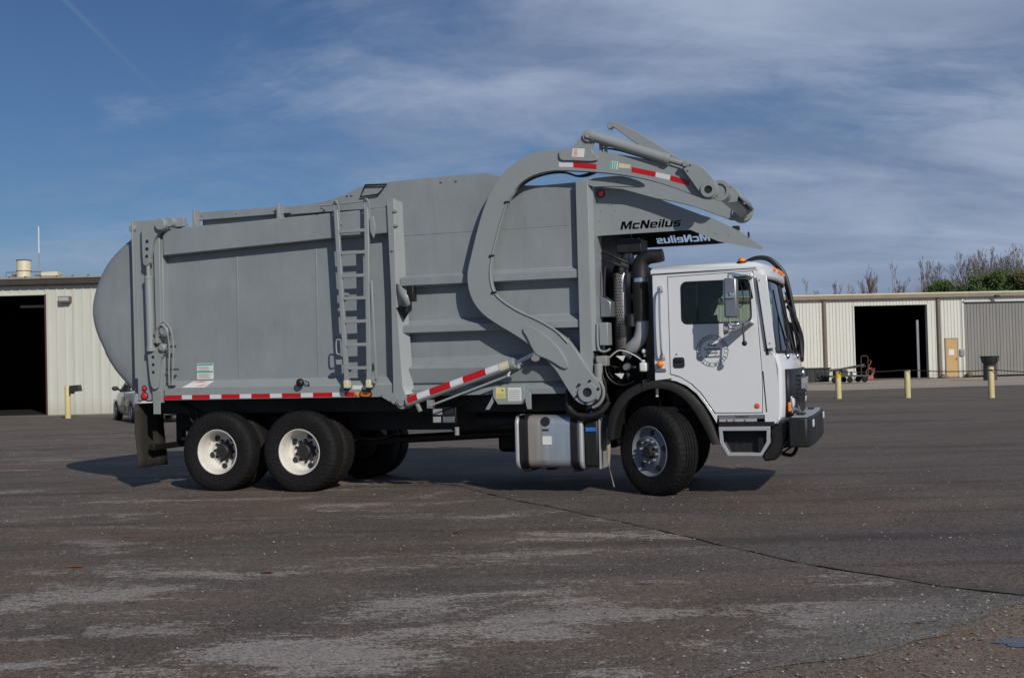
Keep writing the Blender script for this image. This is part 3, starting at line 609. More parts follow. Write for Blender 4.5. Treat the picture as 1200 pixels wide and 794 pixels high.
for nm, pts in (('arm_stiffener', [(3.06, 1.98), (3.12, 2.02), (3.22, 1.99), (3.40, 1.86), (3.54, 1.71), (3.63, 1.52), (3.57, 1.49), (3.39, 1.61), (3.25, 1.66), (3.19, 1.73), (3.13, 1.87)]),
                ('cylinder_bracket', [(3.57, 3.99), (3.58, 4.07), (3.75, 4.08), (3.77, 4.12), (3.83, 4.19), (3.90, 4.25), (3.97, 4.26), (4.03, 4.22), (4.03, 4.15), (3.98, 4.08), (3.97, 4.01), (4.05, 3.95), (4.03, 3.895), (3.70, 3.935), (3.60, 3.94)])):
    obj(nm, B().prism(chaikin(pts, 1), Y0-.03, Y0-.001), 'grey2', arm, bevel=.005)
obj('cylinder_lug', B().prism(chaikin([(3.14, 1.62), (3.24, 1.72), (3.28, 1.66), (3.24, 1.58)], 1), Y0-.02, Y0+.04), 'grey3', arm, bevel=.004)
# pivot hub at the foot of the arm
hb = obj('arm_pivot_hub', B().lathe([(.055, -.19), (.11, -.19), (.115, -.18), (.115, -.1605)], 28, (3.84, 0, 1.22)), 'grey2', arm)
obj('pivot_shaft', B().lathe([(.0, -.168), (.052, -.168), (.056, -.1695)], 24, (3.84, 0, 1.22)), 'ink', hb)
for k in range(6):
    a = 2*pi*k/6+.3; obj('bolt', B().lathe([(.0, -.195), (.013, -.195), (.015, -.16)], 8, (3.84+.135*cos(a), 0, 1.22+.135*sin(a))), 'plastic', hb)
obj('hub_ring', B().tube([(3.84+.185*cos(a), -.14, 1.22+.185*sin(a)) for a in [radians(-75+9*k) for k in range(16)]], .018, 8), 'grey3', hb)
# conduit following the inner edge of the arm
con = [(3.60, 1.80), (3.46, 1.945), (3.25, 2.075), (3.01, 2.19), (2.81, 2.32), (2.705, 2.43), (2.665, 2.56), (2.66, 2.70), (2.69, 2.87), (2.75, 3.08), (2.82, 3.30), (2.90, 3.50), (3.0, 3.63)]
obj('conduit', B().tube(spline([(p[0]+.015, Y0-.005, p[1]) for p in con], 4), .011, 8), 'grey2', arm)
for i in (5, 8, 11): obj('clamp', B().box(con[i][0]-.02, con[i][0]+.045, Y0-.02, Y0, con[i][1]-.012, con[i][1]+.012), 'hose', arm, bevel=.003)
obj('arm_hose', B().tube(spline([(3.02, -.08, 3.66), (3.2, -.08, 3.765), (3.42, -.08, 3.815), (3.62, -.08, 3.81), (3.76, -.08, 3.76), (3.88, -.08, 3.755), (4.0, -.08, 3.79)], 6), .012, 8).tube(spline([(3.6, -.06, 3.82), (3.74, -.06, 3.77), (3.85, -.06, 3.775), (3.96, -.06, 3.8)], 6), .01, 8), 'hose', arm)
# tapes and stickers on the arm
def quad(pts, y, e=.002): return B().prism(pts, y-e, y-.0005)
for mt, q in (('refl', [(3.563, 3.935), (3.735, 3.918), (3.735, 3.856), (3.563, 3.872)]), ('red', [(3.738, 3.916), (4.018, 3.868), (4.014, 3.81), (3.738, 3.852)]),
              ('red', [(4.436, 3.805), (4.712, 3.728), (4.70, 3.672), (4.428, 3.746)]), ('refl', [(4.716, 3.727), (4.88, 3.677), (4.868, 3.62), (4.704, 3.671)]),
              ('red', [(4.884, 3.676), (5.10, 3.598), (5.09, 3.541), (4.872, 3.619)])):
    obj('reflective_tape', quad(q, Y0), mt, arm)
s1 = obj('arm_sticker', quad([(3.745, 4.07), (3.89, 4.055), (3.875, 3.955), (3.73, 3.975)], Y0-.03), 'sticker', arm)
b = B()
for i in range(5): b.box(3.752+.002*i, 3.80, Y0-.0345, Y0-.0325, 3.985+i*.016, 3.991+i*.016)
obj('red_print', b, 'pink', s1)
s2 = obj('arm_sticker', quad([(4.19, 3.895), (4.275, 3.88), (4.262, 3.79), (4.178, 3.802)], Y0), 'sticker', arm)
b = B()
for i in range(3): b.prism([(4.196+.026*i, 3.89-.004*i), (4.21+.026*i, 3.887-.004*i), (4.198+.026*i, 3.803-.004*i), (4.184+.026*i, 3.805-.004*i)], Y0-.0045, Y0-.0025)
obj('teal_print', b, 'teal', s2)
s3 = obj('arm_sticker', quad([(4.285, 3.86), (4.42, 3.833), (4.41, 3.785), (4.278, 3.808)], Y0), 'cream', arm)
# fork cylinder lying above the arm
fc = obj('fork_cylinder', B().cyl((3.985, Y0-.02, 4.195), (4.86, Y0-.02, 3.855), .062, 24).cyl((3.97, Y0-.02, 4.20), (4.02, Y0-.02, 4.18), .07, 24).cyl((4.83, Y0-.02, 3.866), (4.88, Y0-.02, 3.847), .068, 24), 'grey2', TR)
obj('rod', B().cyl((4.87, Y0-.02, 3.851), (5.06, Y0-.02, 3.78), .032, 16), 'grey3', fc)
obj('cylinder_eye', B().lathe([(.0, -.24), (.03, -.24), (.035, -.22), (.07, -.215), (.075, -.20), (.075, -.06)], 22, (3.94, 0, 4.20)), 'grey3', fc)
obj('cylinder_hose', B().tube(spline([(4.06, -.1, 4.10), (4.25, -.1, 4.05), (4.5, -.1, 3.955), (4.74, -.1, 3.86)], 4), .010, 8).tube(spline([(4.06, -.07, 4.07), (4.25, -.07, 4.03), (4.5, -.07, 3.94), (4.72, -.07, 3.85)], 4), .010, 8), 'hose', fc)
obj('hose_fitting', B().box(4.05, 4.08, -.15, -.08, 4.0, 4.12).box(4.11, 4.135, -.15, -.08, 3.98, 4.09).box(4.70, 4.75, -.13, -.07, 3.82, 3.86), 'grey3', fc, bevel=.004)
# crank plate and the cross shaft carrying the forks
CK = [(5.03, 3.815), (5.08, 3.825), (5.16, 3.79), (5.25, 3.735), (5.33, 3.655), (5.385, 3.575), (5.43, 3.51), (5.43, 3.43), (5.38, 3.37), (5.30, 3.375), (5.23, 3.43), (5.19, 3.49), (5.12, 3.60), (5.07, 3.67), (5.03, 3.745)]
ck = obj('crank_plate', B().prism(chaikin(CK, 2), Y0-.075, Y0-.035), 'grey2', TR, bevel=.005)
obj('crank_pin', B().lathe([(.045, -.265), (.085, -.265), (.09, -.255), (.09, -.23)], 28, (5.32, 0, 3.47)), 'grey2', ck)
obj('pin_bore', B().lathe([(.0, -.245), (.042, -.245), (.046, -.262)], 22, (5.32, 0, 3.47)), 'ink', ck)
obj('crank_pin', B().lathe([(.0, -.27), (.03, -.27), (.034, -.23)], 16, (5.07, 0, 3.78)), 'grey3', ck)
for (x, z) in ((5.13, 3.77), (5.10, 3.71)): obj('bolt', B().lathe([(.0, -.25), (.012, -.25), (.014, -.23)], 8, (x, 0, z)), 'grey3', ck)
SH = (5.425, 3.47)
FY = 2.08
sh = obj('fork_shaft', B().cyl((SH[0], -.10, SH[1]), (SH[0], FY, SH[1]), .078, 28), 'grey2', TR)
for y in (-.10, FY-.02): obj('shaft_collar', B().lathe([(.078, -.02), (.118, -.018), (.118, .018), (.078, .02)], 26, (SH[0], y, SH[1])), 'grey3', sh)
web = [(SH[0]+.02, SH[1]+.07), (SH[0]+.10, SH[1]+.10), (SH[0]+.16, SH[1]+.02), (SH[0]+.13, SH[1]-.08), (SH[0]+.02, SH[1]-.085)]
obj('fork_carriage', B().strip([(SH[0]-.02, SH[1]+.085), (SH[0]+.05, SH[1]+.115), (SH[0]+.11, SH[1]+.08), (SH[0]+.14, SH[1]+.0)], .35, FY-.2, 'y'), 'grey2', sh, solid=.014)
for y in (.35, FY-.2): obj('carriage_rib', B().prism(web, y-.01, y+.01), 'grey2', sh, bevel=.003)
FK = [(3.905, 4.50), (3.93, 4.545), (3.99, 4.56), (4.05, 4.545), (4.27, 4.42), (4.58, 4.205), (5.0, 3.90), (5.40, 3.58), (5.47, 3.50), (5.38, 3.42), (5.28, 3.50), (4.85, 3.86), (4.42, 4.16), (4.21, 4.31), (4.02, 4.47), (3.985, 4.495), (3.955, 4.47), (3.93, 4.475)]
obj('fork', B().prism(FK, .86, .94), 'grey2', TR, bevel=.006)
# far-side arm, the mirror image of the near one
FA = FY+.02
farm = obj('lift_arm', B().prism(ARMs, FA, FA+.10), 'grey2', TR, bevel=.004)
obj('crank_plate', B().prism(chaikin(CK, 2), FA+.14, FA+.18), 'grey2', farm, bevel=.005)
obj('fork_cylinder', B().cyl((3.985, FA+.12, 4.195), (4.86, FA+.12, 3.855), .062, 20).cyl((4.86, FA+.12, 3.855), (5.06, FA+.12, 3.78), .032, 14), 'grey2', farm)
obj('arm_pivot_boss', B().lathe([(.0, -.03), (.13, -.03), (.14, -.01), (.14, .0)], 24, (5.40, FA, 3.47)), 'grey2', farm)
# ---- lift cylinder low on the side ---------------------------------
a0, a1 = Vector((1.56, -.17, 1.135)), Vector((2.94, -.17, 1.575)); ad = (a1-a0).normalized()
lc = obj('lift_cylinder', B().cyl(a0, a1, .062, 28).cyl(a1-ad*.03, a1+ad*.015, .072, 28), 'grey2', TR)
an = Vector((0, 1, 0)).cross(ad); an = -an if an.z < 0 else an
def sleeve(t0, t1, r, d0=-18, d1=95):
    b = B(); vs = []; n = 14
    for s in (t0, t1):
        for k in range(n+1):
            a = radians(d0+(d1-d0)*k/n); vs.append(a0+(a1-a0)*s + (Vector((0, -1, 0))*cos(a)+an*sin(a))*r)
    b.add(vs, [(k, k+1, n+2+k, n+1+k) for k in range(n)]); return b
for s0, s1, mt in ((.02, .115, 'red'), (.115, .235, 'refl'), (.235, .43, 'red'), (.43, .55, 'refl'), (.55, .76, 'red'), (.76, .88, 'refl')):
    obj('reflective_tape', sleeve(s0, s1, .0635), mt, lc)
obj('printed_sticker', sleeve(.885, .985, .0635, -35, 90), 'cream', lc)
obj('rod', B().cyl(a1, (3.22, -.15, 1.70), .026, 16), 'chrome', lc)
obj('port_block', B().cyl((1.68, -.17, 1.13), (1.73, -.17, 1.02), .028, 10).box(1.83, 1.90, -.2, -.12, 1.06, 1.16).ball((3.0, -.17, 1.53), .028, 10).cyl(a1-Vector((.0, 0, .03)), (3.02, -.17, 1.53), .014, 8), 'grey3', lc)
obj('feed_pipe', B().cyl((1.86, -.2, 1.085), (2.87, -.2, 1.43), .013, 10).ball((2.88, -.2, 1.435), .026, 10).cyl((2.87, -.2, 1.43), (2.90, -.15, 1.50), .012, 8), 'alu', lc)

# ---- canopy over the cab with cut-out name ---------------------------
CN = [(3.90, 3.66), (4.245, 3.605), (4.67, 3.461), (5.178, 3.236), (5.308, 3.19), (5.60, 3.027), (5.856, 2.828), (5.85, 2.797), (5.705, 2.836), (5.36, 2.922), (5.070, 3.059), (5.038, 3.074), (3.90, 3.068)]
CY = .15; CF = 2.20
CNF = [p for p in CN[:5]]+[(5.30, 3.11), (5.05, 3.088), (3.90, 3.088)]
cp = obj('canopy_panel', plate(CN, block_word('McNeilus', 4.205, 3.122, .098), CY, .008), 'grey2', TR, smooth=0)
obj('canopy_panel', plate(CNF, block_word('McNeilus', 4.96, 3.135, .098, flip=True), CF, .008), 'black', TR, smooth=0)  # far panel coloured black for the shade inside the canopy
top = CN[:5]
obj('canopy_roof', B().strip([(p[0], p[1]-.004) for p in top], CY+.008, CF, 'y'), 'grey2', TR, solid=.008, smooth=0)
obj('canopy_flange', B().add([(5.045, CY+.008, 3.075), (5.33, CY+.008, 2.943), (5.68, CY+.008, 2.853), (5.36, CY+.13, 2.94), (5.10, CY+.11, 3.07)], [(0, 1, 3, 4), (1, 2, 3)]), 'cream', cp)
obj('canopy_lip', B().prism(chaikin([(3.88, 3.72), (4.15, 3.735), (4.32, 3.725), (4.54, 3.635), (4.56, 3.575), (4.30, 3.60), (4.17, 3.615), (3.88, 3.625)], 1), -.06, .0), 'grey2', TR, bevel=.004)
mk = obj('clearance_lamp', B().lathe([(.0, -.02), (.045, -.015), (.05, .0)], 20, (3.985, CY, 3.565)), 'plastic', cp)
obj('lens', B().lathe([(.0, -.042), (.025, -.038), (.038, -.017)], 20, (3.985, CY, 3.565)), 'orangered', mk)
for (x, z) in ((4.0, 3.34), (4.14, 3.40), (4.18, 3.34), (4.14, 3.28), (4.1, 3.42), (3.98, 3.1), (4.9, 3.28), (5.05, 3.10), (5.35, 3.0), (5.5, 2.97), (3.98, 3.22), (3.98, 3.5), (5.22, 3.16)):
    obj('rivet', B().lathe([(.0, -.006), (.009, -.005), (.010, .0)], 8, (x-.02, CY, z+.02)), 'grey3', cp)
obj('tip_fitting', B().box(5.46, 5.54, .6, .7, 3.09, 3.14).box(5.66, 5.68, .42, .46, 2.97, 3.04), 'plastic', cp, bevel=.004)

# ---- ladder --------------------------------------------------------
ld = obj('ladder', B().tube([(.635, -.13, 3.56), (.72, -.13, 1.42)], .001, 4), 'grey2', TR)
for xa, xb in ((.635, .73), (1.055, 1.035)):
    b = B().prism([(xa-.03, 3.56), (xa+.03, 3.56), (xb+.03, 1.40), (xb-.03, 1.40)], -.15, -.10)
    obj('rail', b, 'grey2', ld, bevel=.008)
    for z in (3.4, 2.5, 1.6):
        xx = xa+(xb-xa)*(3.56-z)/2.16; obj('standoff', B().box(xx-.02, xx+.02, -.10, .06 if z < 3 else -.03, z-.02, z+.02), 'grey2', ld, bevel=.004)
    obj('grab_loop', B().tube(spline([(xa-.03, -.12, 3.50), (xa-.03, -.13, 3.62), (xa, -.16, 3.66), (xa+.035, -.16, 3.64), (xa+.04, -.13, 3.52), (xa+.03, -.12, 3.42)], 4), .012, 8), 'grey2', ld)
    obj('foot_clamp', B().box(xb-.035, xb+.03, -.165, -.07, 1.32, 1.42), 'cream', ld, bevel=.01)
    obj('foot_pad', B().ball((xb-.01, -.11, 1.31), .045, 10, (1, 1, .5)), 'plastic', ld)
obj('top_bar', B().cyl((.40, -.12, 3.625), (1.06, -.12, 3.645), .012, 8).cyl((.40, -.12, 3.60), (.40, .02, 3.60), .012, 8), 'grey2', ld)
for z in (3.28, 3.01, 2.72, 2.44, 2.15, 1.86, 1.57):
    f = (3.56-z)/2.16
    obj('rung', B().prism([(z-.014, -.145), (z+.014, -.145), (z+.014, -.105), (z-.014, -.105)][::1] and [(-.15, z-.02), (-.10, z-.02), (-.10, z+.02), (-.15, z+.02)], .66+.095*f, 1.03-.02*f, 'x'), 'grey2', ld, bevel=.003)
obj('fold_rail', B().prism([(1.085, 2.65), (1.115, 2.65), (1.155, 1.42), (1.12, 1.42)], -.15, -.11), 'grey2', ld, bevel=.006)
obj('tool_clip', B().prism([(1.10, 3.42), (1.15, 3.45), (1.19, 3.28), (1.15, 3.17), (1.11, 3.25)], -.16, -.13), 'grey2', ld, bevel=.005)
obj('side_hook', B().tube(spline([(.66, -.12, 1.92), (.60, -.13, 1.92), (.60, -.13, 1.76), (.66, -.12, 1.75)], 4), .010, 8).box(.60, .67, -.16, -.1, 1.62, 1.68), 'grey2', ld)
obj('placard', B().box(.76, .98, -.0385, -.036, 1.30, 1.35), 'sticker', ld)
obj('padlock', B().box(1.06, 1.12, -.14, -.09, 1.37, 1.44), 'grey3', ld, bevel=.01)

# ---- chassis --------------------------------------------------------
ch = obj('frame_rail', B().box(-2.3, 6.0, .78, .86, .74, 1.02).box(-2.3, 6.0, 1.54, 1.62, .74, 1.02), 'black', TR, bevel=.01)
obj('subframe', B().box(-2.35, 3.85, .35, WID-.35, 1.0, 1.205), 'black', TR, bevel=.01)
for x in (-2.2, -.6, .8, 1.9, 3.0, 4.2, 5.6): obj('crossmember', B().box(x-.06, x+.06, .86, 1.54, .80, .98), 'black', ch, bevel=.01)
obj('rear_underrun_bar', B().box(-2.42, -2.34, .2, WID-.2, .52, .60).box(-2.40, -2.30, .80, .90, .6, 1.1).box(-2.40, -2.30, 1.5, 1.6, .6, 1.1), 'black', TR, bevel=.01)
obj('side_bar', B().tube([(-2.0, .30, 1.14), (-1.72, .34, 1.02), (-1.58, .36, .96)], .028, 8).tube([(-2.0, .36, .66), (-1.50, .36, .69)], .025, 8).tube(spline([(-1.86, .3, 1.05), (-1.80, .3, .90), (-1.72, .3, .92), (-1.74, .3, 1.05)], 4), .014, 8), 'black', TR)
for x in (-1.245, -.04): obj('axle', B().cyl((x, .3, .53), (x, 2.1, .53), .085, 16).ball((x, 1.2, .53), .24, 16, (1, .8, 1)), 'black', TR)
obj('suspension', B().box(-1.5, .25, .70, .92, .66, .76).box(-1.5, .25, 1.48, 1.7, .66, .76).box(-.85, -.43, .70, .95, .55, .95).box(-.85, -.43, 1.45, 1.7, .55, .95), 'black', TR, bevel=.02)
obj('brake_chamber', B().cyl((.28, .75, .62), (.42, .75, .70), .09, 14).cyl((.28, 1.6, .62), (.42, 1.6, .70), .09, 14).tube(spline([(.3, .8, .7), (.5, .9, .62), (.8, 1.0, .66), (1.0, .9, .8)], 5), .02, 8), 'black', TR)
obj('drive_shaft', B().cyl((-.1, 1.2, .55), (3.6, 1.2, .72), .06, 14), 'black', TR)
obj('transmission', B().box(3.3, 4.0, .9, 1.5, .6, 1.15).box(1.7, 2.15, .86, 1.3, .70, .98), 'black', TR, bevel=.06)
obj('air_tank', B().cyl((2.2, .62, .86), (2.75, .62, .86), .13, 20), 'black', TR)
obj('far_side_tank', B().box(2.05, 2.85, 1.75, 2.3, .37, 1.0), 'black', TR, bevel=.06)
obj('far_side_box', B().box(3.0, 3.7, 1.8, 2.3, .42, 1.0), 'black', TR, bevel=.04)
obj('engine', B().box(3.98, 5.2, .85, 1.6, .55, 1.3).box(3.98, 4.36, .66, 2.0, 1.1, 2.75), 'black', TR, bevel=.04)
obj('side_hardware_panel', B().box(1.36, 3.7, .30, .40, .98, 1.205), 'black', TR, bevel=.01)
pb = obj('valve_panel', B().box(1.80, 2.12, .02, .06, .86, 1.06), 'plastic', TR, bevel=.006)
for x, z, w_, h_, mt in ((1.82, .97, .12, .07, 'alu'), (1.97, .97, .11, .07, 'ink'), (1.82, .875, .1, .07, 'alu'), (1.95, .875, .15, .07, 'mirror')): obj('plate', B().box(x, x+w_, .012, .0195, z, z+h_), mt, pb, bevel=.003)
obj('drain_fitting', B().cyl((2.02, .3, .80), (2.02, .3, .70), .03, 10), 'grey3', TR)
# control box with stickers
cb = obj('control_box', B().prism([(2.66, 1.31), (3.06, 1.31), (3.06, 1.16), (3.01, 1.09), (2.72, 1.09), (2.66, 1.18)], -.14, -.02), 'grey2', TR, bevel=.006)
for q in ([(2.66, 1.25), (2.66, 1.13), (2.60, 1.03), (2.55, 1.03), (2.63, 1.16)], [(3.06, 1.27), (3.13, 1.21), (3.13, 1.03), (3.08, 1.03), (3.06, 1.12)]): obj('box_bracket', B().prism(q, -.12, -.09), 'grey2', cb, bevel=.004)
s = obj('yellow_sticker', B().box(2.70, 2.82, -.1425, -.1405, 1.16, 1.295), 'yellow', cb)
obj('white_sticker', B().box(2.85, 3.02, -.1425, -.1405, 1.13, 1.29), 'sticker', cb)
b = B()
for i in range(6): b.box(2.86, 3.005-.01*(i % 2), -.1445, -.143, 1.145+i*.022, 1.150+i*.022)
b.box(2.775, 2.795, -.1445, -.143, 1.25, 1.27)
for i in range(3): b.box(2.71, 2.81, -.1445, -.143, 1.17+i*.02, 1.174+i*.02)
obj('small_print', b, 'mirror', cb)
# big hoses looping at the arm foot
obj('looped_hose', B().tube(spline([(3.55, .02, 1.25), (3.56, -.03, 1.08), (3.63, -.05, .98), (3.78, -.05, .94), (3.95, -.04, .98), (4.05, .0, 1.1)], 6), .035, 10), 'hose', TR)
obj('looped_hose', B().tube(spline([(3.52, .08, 1.25), (3.53, .03, 1.06), (3.60, .0, .94), (3.78, .0, .905), (3.98, .02, .95)], 6), .03, 10), 'hose', TR)

# ---- fuel tank ---------------------------------------------------
def yzr(y0, y1, z0, z1, r): return [(p[0], p[1]) for p in rrect(y0, y1, z0, z1, r, 8)]
ft = obj('fuel_tank', B().prism(yzr(.02, .64, .32, .945, .11), 2.93, 3.70, 'x'), 'tank', TR, bevel=.006)
obj('tank_end_rim', B().prism(yzr(.0, .66, .30, .955, .12), 2.875, 2.925, 'x'), 'alu', ft, bevel=.015)
obj('tank_end_rim', B().prism(yzr(.0, .66, .30, .955, .12), 3.665, 3.72, 'x'), 'alu', ft, bevel=.018)
obj('tank_strap', B().prism(yzr(.008, .652, .308, .957, .12), 2.935, 3.04, 'x'), 'black', ft, bevel=.006)
obj('tank_strap', B().prism(yzr(.008, .652, .308, .957, .12), 3.565, 3.655, 'x'), 'black', ft, bevel=.006)
obj('tank_bracket', B().box(2.94, 3.04, .1, .7, .27, .33).box(3.57, 3.65, .1, .7, .27, .33).box(3.2, 3.3, .2, .5, .28, .33), 'black', ft, bevel=.01)
obj('tank_sensor_recess', B().lathe([(.0, .014), (.055, .010), (.058, .02)], 20, (3.26, 0, .875)), 'ink', ft)
obj('tank_label', B().box(3.22, 3.33, .012, .0195, .60, .70), 'sticker', ft)
obj('tank_label', B().box(3.22, 3.30, .012, .0195, .765, .785), 'ink', ft)
b = B()
for k in range(8): b.box(3.20+.011*k, 3.204+.011*k, .0145, .0195, .40, .60)
obj('rivet_line', b, 'alu', ft)
df = obj('fluid_tank', B().box(3.73, 3.905, .04, .5, .33, .90), 'plastic', TR, bevel=.03)
obj('filler_cap', B().cyl((3.815, .12, .895), (3.815, .08, .965), .055, 20), 'blue', df, bevel=.006)
obj('blue_label', B().box(3.75, 3.87, .032, .0395, .755, .80), 'blue', df)
obj('bracket_edge', B().box(3.91, 3.925, .03, .5, .31, .92), 'alu', df)
# mud flaps
for y in (.02, 1.70):
    b = B(); n = 8; vs = []
    for i in range(n+1):
        z = 1.16-.87*i/n
        for j in range(5): vs.append((-2.50-.02*sin(i*.6)+.012*sin(j*1.4+i*.3), y+.66*j/4, z))
    b.add(vs, [(i*5+j, i*5+j+1, (i+1)*5+j+1, (i+1)*5+j) for i in range(n) for j in range(4)])
    obj('mud_flap', b, 'flap', TR, solid=.012)
# flap ahead of front wheel arch
obj('splash_strip', B().add([(4.01, .0, .80), (4.05, .0, .80), (4.05, .02, .55), (4.03, .02, .30), (4.09, .0, .10), (4.082, .0, .10), (4.0, .02, .45)], [(0, 1, 2, 3, 6), (3, 4, 5, 6)]), 'fascia', TR, solid=.01)

# ---- wheels -----------------------------------------------------------
RT = .525
def tyre_b(r=RT, w=.27, rr=.29, tread=4):
    """lathe about y, outer face at y=0, inner face at y=w"""
    p = [(rr, .03), (rr+.012, .008), (rr+.05, .0), (rr+.12, -.012), (r-.06, -.006), (r-.025, .008), (r-.006, .028), (r, .045)]
    side = len(p)
    g = [(r, .075), (r-.012, .078), (r-.012, .086), (r, .089)]
    span = (w-.09)/(tread)
    body = []
    for k in range(1, tread):
        c = .045+span*k; body += [(r, c-.007), (r-.014, c-.005), (r-.014, c+.005), (r, c+.007)]
    q = [(a, w-h) for a, h in reversed(p)]
    prof = p+body+q
    def mod(j, k, rad):
        if j in (side-1, side-2, len(prof)-side, len(prof)-side+1) and k % 3 == 0: return rad-.012
        if abs(rad-r) < 1e-6 and k % 6 == 0 and tread > 3 and j not in (side-1, len(prof)-side): return rad-.004
        return rad
    return B().lathe(prof, 150, mod=mod), prof
def wheel_parts(parent, kind, w=.27):
    tb, _ = tyre_b(w=w, tread=5 if kind == 'steer' else 4)
    ty = obj('tyre', tb, 'tyre', parent, smooth=40)
    b = B()
    for rr_ in (.36, .44): b.lathe([(rr_, -.0125), (rr_+.003, -.016), (rr_+.006, -.0125)], 64)
    obj('sidewall_rib', b, 'tyre', ty)
    return ty
# rear: dual wheels on two axles, both sides
for y, s in ((0, 1), (WID, -1)):
    for x in (-1.245, -.04):
        wh = bpy.data.objects.new('dual_wheel', None); COL.objects.link(wh); wh.parent = TR; wh.location = (x, y, .513)
        wh.rotation_euler = (0, .35 if x < -1 else 1.25, 0 if s == 1 else pi)
        if y == 0 and x < -1:
            t1, _ = tyre_b(); T0 = obj('tyre', t1, 'tyre', wh, smooth=40)
            T1 = inst(T0, wh, (0, .33, 0)); T1.name = 'tyre'
            rim = B().lathe([(.0, .215), (.125, .215), (.16, .20), (.205, .218), (.235, .205), (.248, .17), (.255, .06), (.272, .03), (.283, .012), (.292, .010), (.296, .02), (.292, .045)], 56)
            R0_ = obj('rim', rim, 'rimwhite', wh, smooth=28)
            R1_ = obj('rim', B().lathe([(.29, .03), (.26, .06), (.25, .2), (.2, .22), (.0, .22)], 40), 'hub', wh, loc=(0, .33, 0))  # inner rim blackened for the shade under the truck
            H0 = obj('hub', B().lathe([(.0, .13), (.075, .13), (.088, .14), (.09, .18), (.12, .185), (.122, .215)], 32), 'hub', wh)
            kids = [T0, T1, R0_, R1_, H0]
            for k in range(5):
                a = 2*pi*k/5; kids.append(obj('hand_hole', B().lathe([(.0, .196), (.034, .196), (.042, .205)], 18, (.197*cos(a), 0, .197*sin(a))), 'ink', wh))
            for k in range(10):
                a = 2*pi*k/10+.3; kids.append(obj('lug_nut', B().lathe([(.0, .175), (.012, .176), (.018, .185), (.019, .215)], 8, (.143*cos(a), 0, .143*sin(a))), 'hub', wh))
            kids.append(obj('valve_stem', B().tube([(.20, .15, .08), (.235, .10, .10), (.24, .05, .105)], .005, 6), 'chrome', wh))
        else:
            for k_ in kids: inst(k_, wh)
# front: steered to the kerb side
for y, s in ((.03, 1), (WID-.03, -1)):
    wh = bpy.data.objects.new('steer_wheel', None); COL.objects.link(wh); wh.parent = TR; wh.location = (4.50, y, .516)
    wh.rotation_euler = (0, .2, radians(-35) + (0 if s == 1 else pi))
    if s == 1:
        t1, _ = tyre_b(w=.31, tread=5); T0 = obj('tyre', t1, 'tyre', wh, smooth=40)
        rim = B().lathe([(.0, .02), (.12, .02), (.15, .015), (.17, .03), (.225, .045), (.252, .05), (.262, .035), (.275, .015), (.287, .004), (.295, .008), (.296, .03)], 56)
        R0_ = obj('rim', rim, 'rimgrey', wh, smooth=28)
        H0 = obj('hub', B().lathe([(.0, -.04), (.06, -.04), (.072, -.03), (.075, .0), (.085, .02)], 32), 'hub', wh)
        fk = [T0, R0_, H0]
        for k in range(5):
            a = 2*pi*k/5+.4; fk.append(obj('hand_hole', B().lathe([(.0, .034), (.030, .032), (.036, .040)], 18, (.213*cos(a), 0, .213*sin(a))), 'ink', wh))
        for k in range(10):
            a = 2*pi*k/10; fk.append(obj('lug_nut', B().lathe([(.0, -.025), (.011, -.024), (.016, -.012), (.018, .025)], 8, (.13*cos(a), 0, .13*sin(a))), 'rimgrey', wh))
    else:
        for k_ in fk: inst(k_, wh)
obj('front_axle', B().cyl((4.50, .35, .52), (4.50, 2.05, .52), .07, 14), 'black', TR)
#PART3
# ---- cab ---------------------------------------------------------------
def arcp(cx, cz, rx, rz, a0, a1, n=10): return [(cx+rx*cos(radians(a0+(a1-a0)*k/n)), cz+rz*sin(radians(a0+(a1-a0)*k/n))) for k in range(n+1)]
WIN = [(p[0]+(p[1]-2.2)*-.028*(1 if p[0] > 5.3 else 0), p[1]) for p in rrect(4.93, 5.725, 1.975, 2.465, .07)]
# wheel-arch line of the cab (from the back, over the wheel, down to the sill)
ARCH = [(4.58, 1.345), (4.72, 1.35), (4.85, 1.325), (4.97, 1.27), (5.08, 1.18), (5.17, 1.06), (5.25, .93), (5.30, .82)]
DOOR = [(4.785, 2.525), (4.785, 1.41), (4.90, 1.375), (5.02, 1.30), (5.13, 1.19), (5.23, 1.04), (5.285, .955), (5.815, .955), (5.82, 1.40), (5.785, 2.10), (5.75, 2.545)]
G = .007
DO = [(4.785-G, 2.525+G), (4.785-G, 1.41-G), (4.90-G, 1.375-G), (5.02-G, 1.30-G), (5.13-G, 1.19-G), (5.23-G, 1.04-G), (5.285-G, .955-G), (5.815+G, .955-G), (5.82+G, 1.40), (5.785+G, 2.10), (5.75+G, 2.545+G)]
SIDE = [(4.605, 1.34), (4.605, 2.57), (5.80, 2.585), (5.87, 2.10), (5.945, 1.70), (5.985, 1.46), (6.0, 1.2), (6.0, .86), (5.96, .83), (5.84, .83), (5.84, .93), (5.31, .93)] + ARCH[::-1][0:0] + [(5.30, .84), (5.25, .93), (5.17, 1.06), (5.08, 1.18), (4.97, 1.27), (4.85, 1.325), (4.72, 1.35)]
cab = obj('cab_side', plate(SIDE, [DO], .0, .045), 'white', TR, bevel=.004, smooth=30)
obj('cab_side', plate(SIDE, [WIN], WID-.045, .045), 'white', TR, bevel=.004, smooth=30)
dr = obj('cab_door', plate(DOOR, [WIN], -.006, .045), 'white', TR, bevel=.006, smooth=30)
dwin = obj('window_seal', plate([(5.3+(p[0]-5.3)*1.0+(.0), p[1]) for p in WIN], [[(5.325+(p[0]-5.325)*.965, 2.22+(p[1]-2.22)*.945) for p in WIN]], -.010, .03), 'plastic', dr)
obj('window_pane', B().prism([(5.325+(p[0]-5.325)*.97, 2.22+(p[1]-2.22)*.95) for p in WIN], .012, .016), 'glass', dr)
